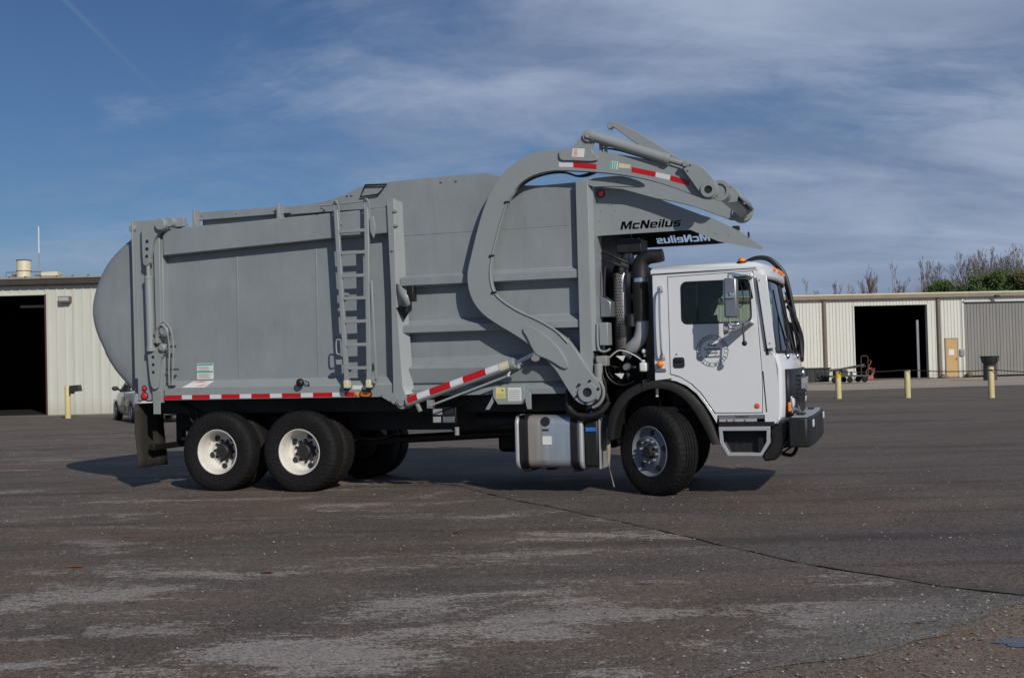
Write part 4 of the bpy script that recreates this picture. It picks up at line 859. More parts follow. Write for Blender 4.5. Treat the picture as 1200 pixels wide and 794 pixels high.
obj('window_divider', B().box(5.105, 5.125, .0, .02, 1.99, 2.455), 'plastic', dr)
obj('far_window_pane', B().prism(WIN, WID-.02, WID-.016), 'clear', TR)
# door latch, marker, hinge line
hd = obj('door_handle', B().prism(rrect(4.82, 4.955, 1.475, 1.60, .03), -.012, -.006), 'ink', dr, bevel=.002)
obj('handle_paddle', B().box(4.84, 4.935, -.026, -.012, 1.545, 1.585), 'plastic', hd, bevel=.006)
obj('key_lock', B().lathe([(.0, -.012), (.011, -.012), (.012, -.006)], 12, (4.865, 0, 1.635)), 'chrome', dr)
obj('side_marker', B().lathe([(.0, -.022), (.02, -.02), (.031, -.008), (.032, -.0)], 20, (5.76, 0, 1.03)), 'orangered', dr)
obj('weather_strip', B().add([(5.83, -.004, 1.42), (5.842, -.004, 1.42), (5.87, -.004, .96), (5.86, -.004, .96)], [(0, 1, 2, 3)]).prism([(5.79, 2.44), (5.82, 2.44), (5.895, 1.80), (5.905, 1.60), (5.875, 1.60), (5.865, 1.80)], -.004, .0), 'plastic', cab)
obj('drip_edge', B().prism([(4.60, 2.572), (5.79, 2.588), (5.79, 2.578), (4.60, 2.562)], -.012, .0), 'plastic', cab)
# grab handle and amber lamp on the rear corner
gh = obj('grab_handle', B().tube(spline([(4.70, -.005, 2.385), (4.70, -.075, 2.36), (4.695, -.085, 2.1), (4.70, -.085, 1.8), (4.705, -.075, 1.64), (4.705, -.005, 1.61)], 4), .014, 10), 'chrome', TR)
obj('handle_foot', B().box(4.675, 4.73, -.02, .0, 2.36, 2.43).box(4.68, 4.735, -.02, .0, 1.575, 1.64), 'alu', gh, bevel=.006)
al = obj('turn_lamp', B().box(4.62, 4.74, -.02, .0, 1.44, 1.475), 'mirror', TR, bevel=.004)
obj('lens', B().ball((4.675, -.03, 1.525), .042, 14, (1, .8, .95)), 'amber', al)
# roof
def xfront(z): # front line of the cab at its corners
    pts = [(.83, 5.97), (.95, 6.0), (1.44, 6.0), (1.50, 5.99), (1.62, 5.955), (1.70, 5.945), (2.10, 5.87), (2.46, 5.815), (2.585, 5.80)]
    for (za, xa), (zb, xb) in zip(pts, pts[1:]):
        if z <= zb: return xa+(xb-xa)*(z-za)/(zb-za)
    return pts[-1][1]
def bulge(y): return .13*(1-abs((y-WID/2)/(WID/2))**3.2)
def plan(z, inset, fr=0., n=14):
    y0, y1 = inset, WID-inset; xr = 4.60+inset; out = [(xr, y0), (xr, y1)]
    for k in range(n+1):
        y = y1+(y0-y1)*k/n; out.append((xfront(min(z, 2.585))+bulge(y)*1.0-inset*1.2+fr, y))
    return out
b = B(); secs = [(2.565, -.008), (2.60, -.012), (2.635, .004), (2.662, .05), (2.672, .12)]; rings = [[(x, y, z) for x, y in plan(z, i)] for z, i in secs]
n = len(rings[0]); vs = [v for r_ in rings for v in r_]
fs = [(j*n+i, j*n+(i+1) % n, (j+1)*n+(i+1) % n, (j+1)*n+i) for j in range(len(rings)-1) for i in range(n)] + [tuple(range(n)), tuple(range(len(rings)*n-1, (len(rings)-1)*n-1, -1))]
rf_ = obj('cab_roof', b.add(vs, fs), 'white', TR, smooth=60)
rm = obj('roof_marker_lamp', B().ball((5.63, .05, 2.675), .045, 14, (1, 1, .95)).cyl((5.63, .05, 2.62), (5.63, .05, 2.66), .03, 12), 'amber', rf_)
obj('marker_base', B().cyl((5.63, .05, 2.655), (5.63, .05, 2.668), .055, 16), 'plastic', rf_)
for y in (.62, 1.0, 1.2, 1.4, 1.78):
    x = 5.80+bulge(y)-.005
    obj('roof_marker_lamp', B().ball((x, y, 2.60), .045, 12, (.9, 1.5, .8)), 'amber', rf_)
obj('roof_header_band', B().add([(5.80+bulge(WID*k/12)+.016, WID*k/12, z) for z in (2.47, 2.565) for k in range(0, 13)], [(i, i+1, 14+i, 13+i) for i in range(12)]), 'white', TR, solid=.02)
# back wall, floor
obj('cab_back', B().box(4.605, 4.635, .02, WID-.02, 1.15, 2.57), 'white', TR)
obj('cab_floor', B().box(4.65, 5.95, .05, WID-.05, .98, 1.03), 'blackhole', TR)
obj('cab_lining', B().add([(4.64, .05, 1.0), (4.64, WID-.05, 1.0), (4.64, WID-.05, 2.55), (4.64, .05, 2.55), (5.75, .05, 2.55), (5.75, WID-.05, 2.55)], [(0, 1, 2, 3), (3, 2, 5, 4)]), 'blackhole', TR)
obj('door_lining', plate([(4.80, 2.52), (4.80, 1.05), (5.80, 1.05), (5.80, 1.6), (5.72, 2.52)], [WIN], .046, .004), 'blackhole', TR)
obj('door_lining', plate([(4.64, 2.54), (4.64, 1.05), (5.80, 1.05), (5.80, 1.6), (5.72, 2.54)], [WIN], WID-.052, .004), 'blackhole', TR)  # dark sheet added so the sunlit inner face reads black
# front: lower panel, grille, windshield
b = B(); zs = [.83, .90, 1.05, 1.44, 1.50, 1.56, 1.60, 1.635]; ny = 24
vs = [(xfront(z)+bulge(WID*k/ny)*(1 if z < 1.5 else 1-(z-1.5)*.6)-(.03 if z > 1.62 else 0), WID*k/ny, z) for z in zs for k in range(ny+1)]
fpn = obj('front_panel', b.add(vs, [(j*(ny+1)+i, j*(ny+1)+i+1, (j+1)*(ny+1)+i+1, (j+1)*(ny+1)+i) for j in range(len(zs)-1) for i in range(ny)]), 'white', TR, solid=.02, smooth=60)
ys0, ys1 = .17, WID-.17
def front_sheet(z0, z1, off, y0=ys0, y1=ys1, nn=16):
    vs = [(xfront(z)+bulge(y0+(y1-y0)*k/nn)+off, y0+(y1-y0)*k/nn, z) for z in (z0, (z0+z1)/2, z1) for k in range(nn+1)]
    return B().add(vs, [(j*(nn+1)+i, j*(nn+1)+i+1, (j+1)*(nn+1)+i+1, (j+1)*(nn+1)+i) for j in range(2) for i in range(nn)])
gr = obj('grille', front_sheet(.905, 1.435, .030), 'plastic', TR, solid=.03)
for i in range(6): obj('grille_bar', front_sheet(1.09+i*.052, 1.105+i*.052, .055, .55, WID-.55), 'black', gr, solid=.012)
for y in (.32, WID-.32):
    x = xfront(1.1)+bulge(y)+.05
    hl = obj('headlamp', B().box(x-.03, x, y-.13, y+.13, .97, 1.13), 'chrome', gr, bevel=.01)
    obj('lens', B().ball((x, y-.05, 1.05), .062, 14, (.3, 1, 1)).ball((x, y+.07, 1.05), .05, 14, (.3, 1, 1)), 'refl', gr)
for y in (.19, WID-.19): obj('indicator', B().box(xfront(1.0)+bulge(y)+.03, xfront(1)+bulge(y)+.062, y-.03, y+.05, .955, 1.06), 'amber', gr, bevel=.008)
# chrome letters across the front
for i, c_ in enumerate('MACK'):
    yy = .78+.24*i; tb = textmesh(c_, .17, 0, 0, 0, off=.006, depth=.008)
    tb.v = [(xfront(1.2)+bulge(yy)+.075-v[1], yy+v[0], 1.20+v[2]) for v in tb.v]
    obj('letter', tb, 'letter', gr, smooth=0)
obj('front_emblem', B().ball((xfront(1.37)+bulge(1.2)+.05, 1.2, 1.36), .045, 12, (.6, .8, 1.4)), 'chrome', gr)
obj('front_skirt', front_sheet(.835, .90, .006, .02, WID-.02), 'mirror', TR, solid=.02)
ny = 20; vs = []
zs = [1.625, 1.8, 2.1, 2.475]
for z in zs:
    for k in range(ny+1):
        y = .10+(WID-.2)*k/ny; vs.append((xfront(z)+bulge(y)*(1-(z-1.6)*.15)-.012, y, z))
ws = obj('windshield', B().add(vs, [(j*(ny+1)+i, j*(ny+1)+i+1, (j+1)*(ny+1)+i+1, (j+1)*(ny+1)+i) for j in range(3) for i in range(ny)]), 'windshield', TR, smooth=60)
def edge_path(y, off=.0, z0=1.63, z1=2.47): return [(xfront(z)+bulge(y)*(1-(z-1.6)*.15)+off, y, z) for z in (z0, 1.8, 1.95, 2.1, 2.3, z1)]
obj('windshield_seal', B().tube(edge_path(.10), .016, 8).tube(edge_path(WID-.10), .016, 8).tube(edge_path(WID/2), .010, 8)
    .tube([(xfront(1.63)+bulge(y), y, 1.63) for y in [.1+(WID-.2)*k/12 for k in range(13)]], .016, 8)
    .tube([(xfront(2.47)+bulge(y)*.87, y, 2.475) for y in [.1+(WID-.2)*k/12 for k in range(13)]], .018, 8), 'plastic', TR)
pil = B().prism([(5.80, 2.56), (5.835, 2.56), (5.985, 1.60), (5.90, 1.60)], .0, .045)
obj('corner_pillar', pil, 'white', TR); obj('corner_pillar', B().prism([(5.78, 2.56), (5.835, 2.56), (5.985, 1.60), (5.90, 1.60)], WID-.09, WID), 'white', TR)
df_ = obj('air_deflector', B().prism([(5.80, 2.50), (5.91, 2.50), (5.985, 1.68), (5.895, 1.67)], -.045, -.03), 'white', TR, bevel=.004)
for (x, z) in ((5.83, 2.44), (5.925, 1.73)): obj('screw', B().lathe([(.0, -.052), (.009, -.05), (.010, -.045)], 8, (x, 0, z)), 'mirror', df_)
# wipers
for y0, y1 in ((.35, .75), (1.15, .80), (1.95, 1.55)):
    p = lambda y, z, o=.03: (xfront(z)+bulge(y)*(1-(z-1.6)*.15)+o, y, z)
    wb = obj('wiper', B().tube([p(y0, 1.60, .02), p((y0+y1)/2, 1.85, .05), p(y1, 2.08, .04)], .012, 8), 'plastic', TR)
    obj('wiper_blade', B().tube([p(y1+.02, 1.72, .03), p(y1, 2.08, .035), p(y1-.02, 2.38, .03)], .010, 6), 'ink', wb)
    obj('wiper_pivot', B().ball(p(y0, 1.58, .02), .035, 10), 'chrome', wb)
# black hose bundle arching from the roof down past the windshield
HS = [(5.30, 2.66), (5.36, 2.80), (5.50, 2.87), (5.66, 2.86), (5.78, 2.77), (5.87, 2.64), (5.925, 2.42), (5.975, 2.12), (6.03, 1.75), (6.05, 1.50)]
hs = B()
for dy, dx, r in ((2.20, .03, .026), (2.12, .05, .024), (2.28, .01, .022)):
    hs.tube(spline([(p[0]+dx, dy, p[1]) for p in HS], 5), r, 8)
hs2 = [(xfront(2.05)+.16, 1.95, 2.08), (xfront(1.8)+.19, 2.0, 1.8), (xfront(1.6)+.14, 2.08, 1.52)]
hs.tube(spline([(5.95, 2.15, 2.22)]+hs2, 5), .03, 8); hs.tube(spline([(5.96, 2.1, 2.0), (6.10, 1.9, 1.8), (6.13, 1.8, 1.55)], 5), .026, 8)
obj('hose_bundle', hs, 'hose', TR)
obj('hose_clamp', B().box(5.86, 5.98, 2.05, 2.32, 2.28, 2.30).box(5.93, 6.06, 2.05, 2.32, 1.90, 1.92).cyl((5.80, 1.9, 2.28), (5.95, 2.1, 2.30), .012, 6), 'plastic', TR)
# fender
fo = spline([(x, 0, z) for x, z in [(4.03, .66), (4.04, .81), (4.07, .96), (4.15, 1.11), (4.28, 1.235), (4.48, 1.32), (4.69, 1.335), (4.88, 1.285), (5.05, 1.165), (5.19, .98), (5.28, .78), (5.34, .60)]], 4)
fi = spline([(x, 0, z) for x, z in [(4.11, .66), (4.13, .81), (4.18, .96), (4.25, 1.06), (4.35, 1.155), (4.52, 1.235), (4.69, 1.245), (4.84, 1.20), (4.98, 1.09), (5.10, .92), (5.19, .75), (5.25, .60)]], 4)
b = B(); N = len(fo); vs = []
for i in range(N):
    vs += [(fi[i].x, -.075, fi[i].z), ((fi[i].x+fo[i].x)/2, -.085, (fi[i].z+fo[i].z)/2), (fo[i].x, -.06, fo[i].z), (fo[i].x, .60, fo[i].z), (fi[i].x, .60, fi[i].z)]
b.add(vs, [(i*5+j, i*5+(j+1) % 5, (i+1)*5+(j+1) % 5, (i+1)*5+j) for i in range(N-1) for j in range(5)] + [(0, 1, 2, 3, 4), tuple((N-1)*5+j for j in (4, 3, 2, 1, 0))])
obj('wheel_arch_flare', b, 'fender', TR, smooth=50)
b2 = B().add([(v[0], WID-v[1], v[2]) for v in vs], b.f); obj('wheel_arch_flare', b2, 'fender', TR, smooth=50)
obj('wheel_well', B().box(3.98, 5.28, .62, .84, .62, 1.25).box(3.98, 5.28, 1.56, 1.78, .62, 1.25), 'black', TR, bevel=.03)
obj('arch_joint', B().box(4.47, 4.49, -.09, .3, 1.215, 1.35), 'plastic', TR, bevel=.004)
# sill and step
sl = obj('cab_sill', B().box(5.32, 5.86, .01, .25, .885, .94), 'mirror', TR, bevel=.005)
obj('sill_tread', B().box(5.33, 5.75, -.02, .1, .855, .885), 'alu', sl, bevel=.003)
for x in (5.42, 5.50, 5.62): obj('rivet', B().lathe([(.0, -.026), (.01, -.025), (.011, -.02)], 8, (x, 0, .87)), 'rust', sl)
obj('rusty_link', B().box(5.52, 5.66, .0, .05, .905, .93), 'rust', sl, bevel=.004)
obj('sill_beam', B().box(5.32, 5.95, -.01, .3, .795, .853), 'plastic', TR, bevel=.006)
STO = [(5.325, .80), (5.90, .80), (5.895, .62), (5.80, .47), (5.42, .47), (5.335, .62)]
STI = [(5.365, .755), (5.86, .755), (5.855, .63), (5.785, .505), (5.44, .505), (5.375, .625)]
stp = obj('step_box', plate(STO, [STI], -.03, .035), 'alu', TR, bevel=.003)
obj('step_well', B().prism(STI, .16, .45), 'black', stp)  # black block paints the shade inside the step recess
obj('step_tread', B().box(5.43, 5.79, -.0, .40, .475, .50), 'alu', stp, bevel=.003)
obj('front_under_guard', B().prism([(5.88, .86), (6.1, .86), (6.08, .66), (5.99, .52), (5.95, .42), (5.82, .40), (5.79, .46), (5.90, .62)], .05, .5), 'black', TR, bevel=.02)
obj('front_under_guard', B().prism([(5.88, .86), (6.1, .86), (6.08, .66), (5.99, .52), (5.95, .42), (5.82, .40), (5.79, .46), (5.90, .62)], WID-.5, WID-.05), 'black', TR, bevel=.02)
obj('tow_hook', B().tube(spline([(5.95, .7, .44), (6.06, .7, .42), (6.12, .7, .50), (6.10, .7, .60)], 4), .022, 8).tube([(5.9, 1.2, .40), (6.15, 1.1, .56)], .012, 6), 'black', TR)
# bumper
def bump_plan(o=0):
    out = [(6.12, 1.2-1.24+.0)]
    return [(6.10, -.04+o), (6.30, -.04+o), (6.325, .0+o), (6.345, .20), (6.355, .7), (6.355, WID-.7), (6.345, WID-.2), (6.325, WID-o), (6.30, WID+.04-o), (6.10, WID+.04-o), (6.10, WID-.5), (6.12, WID-.6), (6.12, .6), (6.10, .5)]
bp = obj('front_bumper', B().prism(bump_plan(), .565, .895, 'z'), 'plastic', TR, bevel=.02)
obj('bumper_tread_plate', B().prism([(6.13, .05), (6.30, .05), (6.33, .7), (6.33, WID-.7), (6.30, WID-.05), (6.13, WID-.05)], .896, .902, 'z'), 'alu', bp)
obj('bumper_step', B().box(6.18, 6.25, .35, .6, .9, .925).box(6.18, 6.25, WID-.6, WID-.35, .9, .925), 'ink', bp, bevel=.005)
obj('bumper_lamp', B().box(6.345, 6.36, .2, .36, .78, .86).box(6.345, 6.36, WID-.36, WID-.2, .78, .86), 'refl', bp, bevel=.004)
obj('bumper_slot', B().box(6.352, 6.358, .6, .8, .68, .84).box(6.352, 6.358, 1.6, 1.8, .68, .84), 'ink', bp)
obj('bumper_mount', B().box(5.9, 6.14, .55, .75, .6, .82).box(5.9, 6.14, 1.65, 1.85, .6, .82), 'black', bp, bevel=.01)
obj('coiled_hose', B().tube(spline([(6.07, .35, .86), (6.12, .32, .97), (6.17, .42, .95), (6.15, .5, .88), (6.10, .55, .94), (6.14, .65, 1.0), (6.17, .75, .90)], 5), .02, 8).ball((6.12, .45, .93), .05, 10), 'mirror', TR)
# door emblem: ring with lettering round it
EC = (5.275, 1.663)
em = obj('door_emblem', plate(circ(*EC, .182, 48), [circ(*EC, .176, 48)], -.008, .0012), 'seal_ink', dr, smooth=0)
obj('emblem_ring', plate(circ(*EC, .140, 48), [circ(*EC, .136, 48)], -.008, .0012), 'seal_ink', dr, smooth=0)
for ln, (wd, sz) in enumerate((('Keep', .040), ('Lawrence', .040), ('County', .038), ('Beautiful', .038))):
    obj('emblem_word', textmesh(wd, sz, EC[0], EC[1]+.055-.044*ln, -.0082, off=.0012, align='CENTER', depth=.0006, space=1.15), 'ink', dr, smooth=0)
def ring_text(txt, r, mid, span, top):
    out = B(); n = len(txt)
    for i, c_ in enumerate(txt):
        if c_ == ' ': continue
        a = mid+(span/2-span*i/(n-1))*(1 if top else -1); ar = radians(a)
        q = textmesh(c_, .034, 0, 0, -.0082, off=.001, align='CENTER', depth=.0006)
        ro = ar-pi/2 if top else ar+pi/2; rr_ = r if top else r+.024
        px_, pz_ = EC[0]+rr_*cos(ar), EC[1]+rr_*sin(ar)
        q.v = [(px_+v[0]*cos(ro)-v[2]*sin(ro), v[1], pz_+v[0]*sin(ro)+v[2]*cos(ro)) for v in q.v]
        out.add(q.v, q.f)
    return out
obj('emblem_ring_text', ring_text('LAWRENCE COUNTY', .146, 90, 165, True), 'seal_ink', dr, smooth=0)
obj('emblem_ring_text', ring_text('SOLID WASTE', .146, 270, 125, False), 'seal_ink', dr, smooth=0)
obj('emblem_dot', B().prism(circ(EC[0]-.158, EC[1]-.025, .007, 10), -.0088, -.0076).prism(circ(EC[0]+.158, EC[1]-.025, .007, 10), -.0088, -.0076), 'ink', dr, smooth=0)
# mirror assembly on its bracket
MY = -.36
mo = obj('mirror_frame', B().tube(spline([(5.735, -.01, 2.495), (5.68, -.12, 2.50), (5.55, MY-.02, 2.505), (5.535, MY-.05, 2.47), (5.53, MY-.06, 2.25), (5.535, MY-.05, 1.97), (5.60, MY, 1.945), (5.73, -.01, 1.985)], 6), .011, 10), 'chrome', TR)
obj('mirror_arm', B().box(5.56, 5.76, -.34, -.0, 2.475, 2.495).box(5.60, 5.76, -.32, -.0, 1.955, 1.975).prism([(5.56, 1.965), (5.76, 1.985), (5.72, 1.945), (5.60, 1.89), (5.54, 1.91)], -.30, -.28), 'chrome', mo, bevel=.004)
mh = obj('mirror_head', B().box(5.485, 5.625, MY-.09, MY+.09, 2.02, 2.455), 'mirror', TR, bevel=.018)
obj('mirror_face', B().box(5.480, 5.4845, MY-.078, MY+.078, 2.035, 2.44), 'chrome', mh)
obj('mirror_clamp', B().box(5.50, 5.60, MY-.11, MY-.085, 2.23, 2.29).cyl((5.55, MY-.11, 2.27), (5.55, MY-.14, 2.28), .018, 10), 'chrome', mh, bevel=.005)
cm_ = obj('convex_mirror', B().lathe([(.0, .05), (.06, .04), (.085, .0), (.08, -.01), (.0, -.005)], 24, (5.47, MY+.05, 1.90), ax='x'), 'chrome', TR)
obj('mirror_bracket', B().tube([(5.49, MY, 1.98), (5.50, MY+.06, 1.90), (5.58, MY+.15, 1.90), (5.62, -.2, 1.96)], .012, 8), 'chrome', cm_)
obj('spot_mirror', B().tube([(5.665, -.30, 1.96), (5.675, -.33, 1.76)], .011, 8).ball((5.68, -.335, 1.735), .03, 12), 'plastic', TR)
obj('mirror_wire', B().tube(spline([(5.62, -.2, 2.46), (5.655, -.15, 2.30), (5.65, -.12, 2.18), (5.61, -.1, 2.15), (5.575, -.12, 2.20)], 5), .006, 6), 'ink', TR)
obj('far_mirror', B().box(5.50, 5.62, WID+.22, WID+.44, 2.0, 2.45).tube([(5.72, WID, 2.47), (5.55, WID+.34, 2.49), (5.55, WID+.34, 1.96), (5.72, WID, 1.97)], .012, 8), 'plastic', TR, bevel=.01)
# interior
obj('dashboard', B().prism([(5.62, 1.03), (5.60, 1.62), (5.70, 1.72), (5.93, 1.64), (5.95, 1.03)], .10, WID-.10), 'blackhole', TR, bevel=.03)
se = obj('driver_seat', B().prism(chaikin([(4.80, 1.42), (4.78, 2.02), (4.88, 2.04), (4.98, 1.55), (5.32, 1.55), (5.34, 1.40)], 2), .42, .92), 'seat', TR, bevel=.03)
obj('headrest', B().box(4.80, 4.88, .54, .80, 2.04, 2.22), 'seat', se, bevel=.03)
obj('seat_base', B().box(4.85, 5.25, .48, .86, 1.03, 1.41), 'seat', se, bevel=.02)
obj('passenger_seat', B().prism(chaikin([(4.80, 1.42), (4.78, 1.92), (4.88, 1.94), (4.98, 1.55), (5.30, 1.55), (5.32, 1.40)], 2), 1.62, 2.05).box(4.85, 5.25, 1.7, 1.98, 1.03, 1.41), 'seat', TR, bevel=.03)
stw = B(); cx, cy, cz = 5.50, .67, 1.80; tilt = radians(32); ringp = []
for k in range(25):
    a = 2*pi*k/24; u_, v_ = .21*cos(a), .21*sin(a); ringp.append((cx+v_*cos(tilt)*-1*-1*.0+v_*sin(tilt)*-1, cy+u_, cz+v_*cos(tilt)))
stw.tube(ringp, .013, 8, caps=False); stw.tube([ringp[0], (cx, cy, cz), ringp[12]], .012, 6).cyl((cx, cy, cz), (cx+.22, cy, cz-.16), .02, 10)
obj('steering_wheel', stw, 'plastic', TR)
# ---- between hopper and cab ----------------------------------------
GY = .34
ex = obj('exhaust_heat_shield', B().lathe([(.10, 0), (.105, .01), (.105, .92), (.10, .93)], 28, (4.14, GY+.12, 1.70), ax='z'), 'perf', TR)
b = B()
for i in range(24):
    for k in range(7):
        a = radians(190+k*14+(7 if i % 2 else 0)); z = 1.76+i*.036
        c0 = Vector((4.14+.106*cos(a), GY+.12+.106*sin(a), z)); tx = Vector((-sin(a), cos(a), 0))*.010; tz = Vector((0, 0, .011))
        b.add([c0-tx, c0-tz, c0+tx, c0+tz], [(0, 1, 2, 3)])
ho = obj('perforation', b, 'ink', ex, smooth=0); ho['kind'] = 'stuff'
obj('exhaust_pipe', B().tube(spline([(4.16, GY+.12, 2.60), (4.17, GY+.12, 2.72), (4.22, GY+.1, 2.85), (4.24, GY+.1, 3.0)], 5), .06, 16), 'mirror', TR)
obj('exhaust_outlet_box', B().box(4.12, 4.42, GY-.05, GY+.35, 2.86, 3.03), 'plastic', TR, bevel=.01)
ip = obj('intake_pipe', B().cyl((4.41, GY-.08, 2.04), (4.41, GY-.08, 2.50), .095, 24), 'plastic', TR)
obj('intake_band', B().cyl((4.41, GY-.08, 2.50), (4.41, GY-.08, 2.565), .085, 24).lathe([(.09, 0), (.094, .006), (.09, .012)], 24, (4.41, GY-.08, 2.55), ax='z'), 'chrome', ip)
sn = spline([(4.41, GY-.08, 2.55), (4.41, GY-.08, 2.66), (4.44, GY-.08, 2.75), (4.52, GY-.08, 2.795), (4.62, GY-.08, 2.80), (4.69, GY-.08, 2.81)], 5)
obj('intake_snorkel', B().tube(sn, [.105-.03*i/(len(sn)-1) for i in range(len(sn))], 20), 'plastic', ip)
obj('intake_elbow', B().tube(spline([(4.41, GY-.08, 2.05), (4.41, GY-.08, 1.94), (4.38, GY-.08, 1.83), (4.30, GY-.06, 1.74), (4.20, GY, 1.68)], 5), .08, 20), 'alu', ip)
obj('filter_can', B().cyl((4.29, GY-.1, 1.98), (4.29, GY-.1, 2.12), .06, 16).box(4.23, 4.36, GY-.15, GY-.05, 2.10, 2.13), 'plastic', TR)
obj('reservoir', B().box(4.40, 4.49, GY-.25, GY-.1, 1.44, 1.55).cyl((4.44, GY-.18, 1.55), (4.44, GY-.18, 1.58), .03, 12), 'sticker', TR, bevel=.02)
obj('bright_fitting', B().ball((4.45, GY-.18, 1.68), .03, 8).ball((4.46, GY-.18, 1.63), .018, 8), 'refl', TR)
fa = obj('fan_shroud', B().lathe([(.205, -.05), (.215, -.055), (.225, -.04), (.225, .1), (.19, .1), (.19, -.02)], 36, (4.17, GY-.05, 1.50)), 'plastic', TR)
obj('fan_hub', B().lathe([(.0, -.06), (.035, -.06), (.045, -.03), (.05, .05)], 18, (4.21, GY-.05, 1.50)), 'mirror', fa)
for k in range(6):
    a = 2*pi*k/6; obj('fan_blade', B().add([(4.17+.04*cos(a), GY-.06, 1.5+.04*sin(a)), (4.17+.18*cos(a-.2), GY-.07, 1.5+.18*sin(a-.2)), (4.17+.18*cos(a+.25), GY-.03, 1.5+.18*sin(a+.25))], [(0, 1, 2)]), 'plastic', fa, solid=.004)
for (x, z) in ((4.15, 1.615), (4.13, 1.405)): obj('warning_triangle', B().prism([(x-.055, z+.02), (x+.06, z+.02), (x+.03, z-.045)], GY-.12, GY-.117), 'sticker', fa)
obj('guard_wire', B().tube(spline([(4.02, GY-.12, 1.62), (4.15, GY-.14, 1.70), (4.32, GY-.14, 1.64), (4.46, GY-.14, 1.54)], 5), .008, 6), 'refl', fa)
obj('side_cabinet', B().box(3.95, 4.06, -.0, .2, 1.76, 2.03), 'grey2', TR, bevel=.01)
obj('cabinet_pipe', B().tube(spline([(3.94, -.02, 2.02), (3.94, -.03, 1.80), (3.96, -.03, 1.71), (4.03, -.03, 1.69), (4.09, -.02, 1.72)], 5), .014, 8), 'grey2', TR)
obj('valve_block', B().box(3.92, 4.05, -.06, .1, 1.52, 1.64).cyl((3.95, -.06, 1.35), (3.95, -.06, 1.55), .05, 14).box(3.90, 4.0, -.08, .02, 1.26, 1.38), 'grey3', TR, bevel=.01)
obj('hydraulic_lines', B().tube(spline([(3.95, .3, 2.9), (4.1, .25, 2.82), (4.25, .3, 2.74), (4.3, .4, 2.7)], 5), .02, 8).tube(spline([(3.95, .3, 2.8), (4.1, .2, 2.74), (4.25, .3, 2.68)], 5), .02, 8).tube(spline([(4.0, .2, 2.7), (3.98, .2, 2.4), (4.0, .2, 2.1)], 5), .016, 8).tube(spline([(3.93, .0, 1.5), (3.99, -.04, 1.30), (4.04, -.02, 1.12), (4.0, .0, 1.0)], 5), .02, 8).tube(spline([(3.9, -.03, 1.62), (3.98, -.07, 1.45), (4.03, -.06, 1.25), (3.98, -.05, 1.1), (3.88, -.05, 1.0)], 5), .016, 8), 'hose', TR)
obj('hydraulic_tank', B().prism([(3.93, 2.1), (3.93, 2.36), (4.06, 2.28), (4.06, 2.1)], .18, .6), 'mirror', TR, bevel=.01)
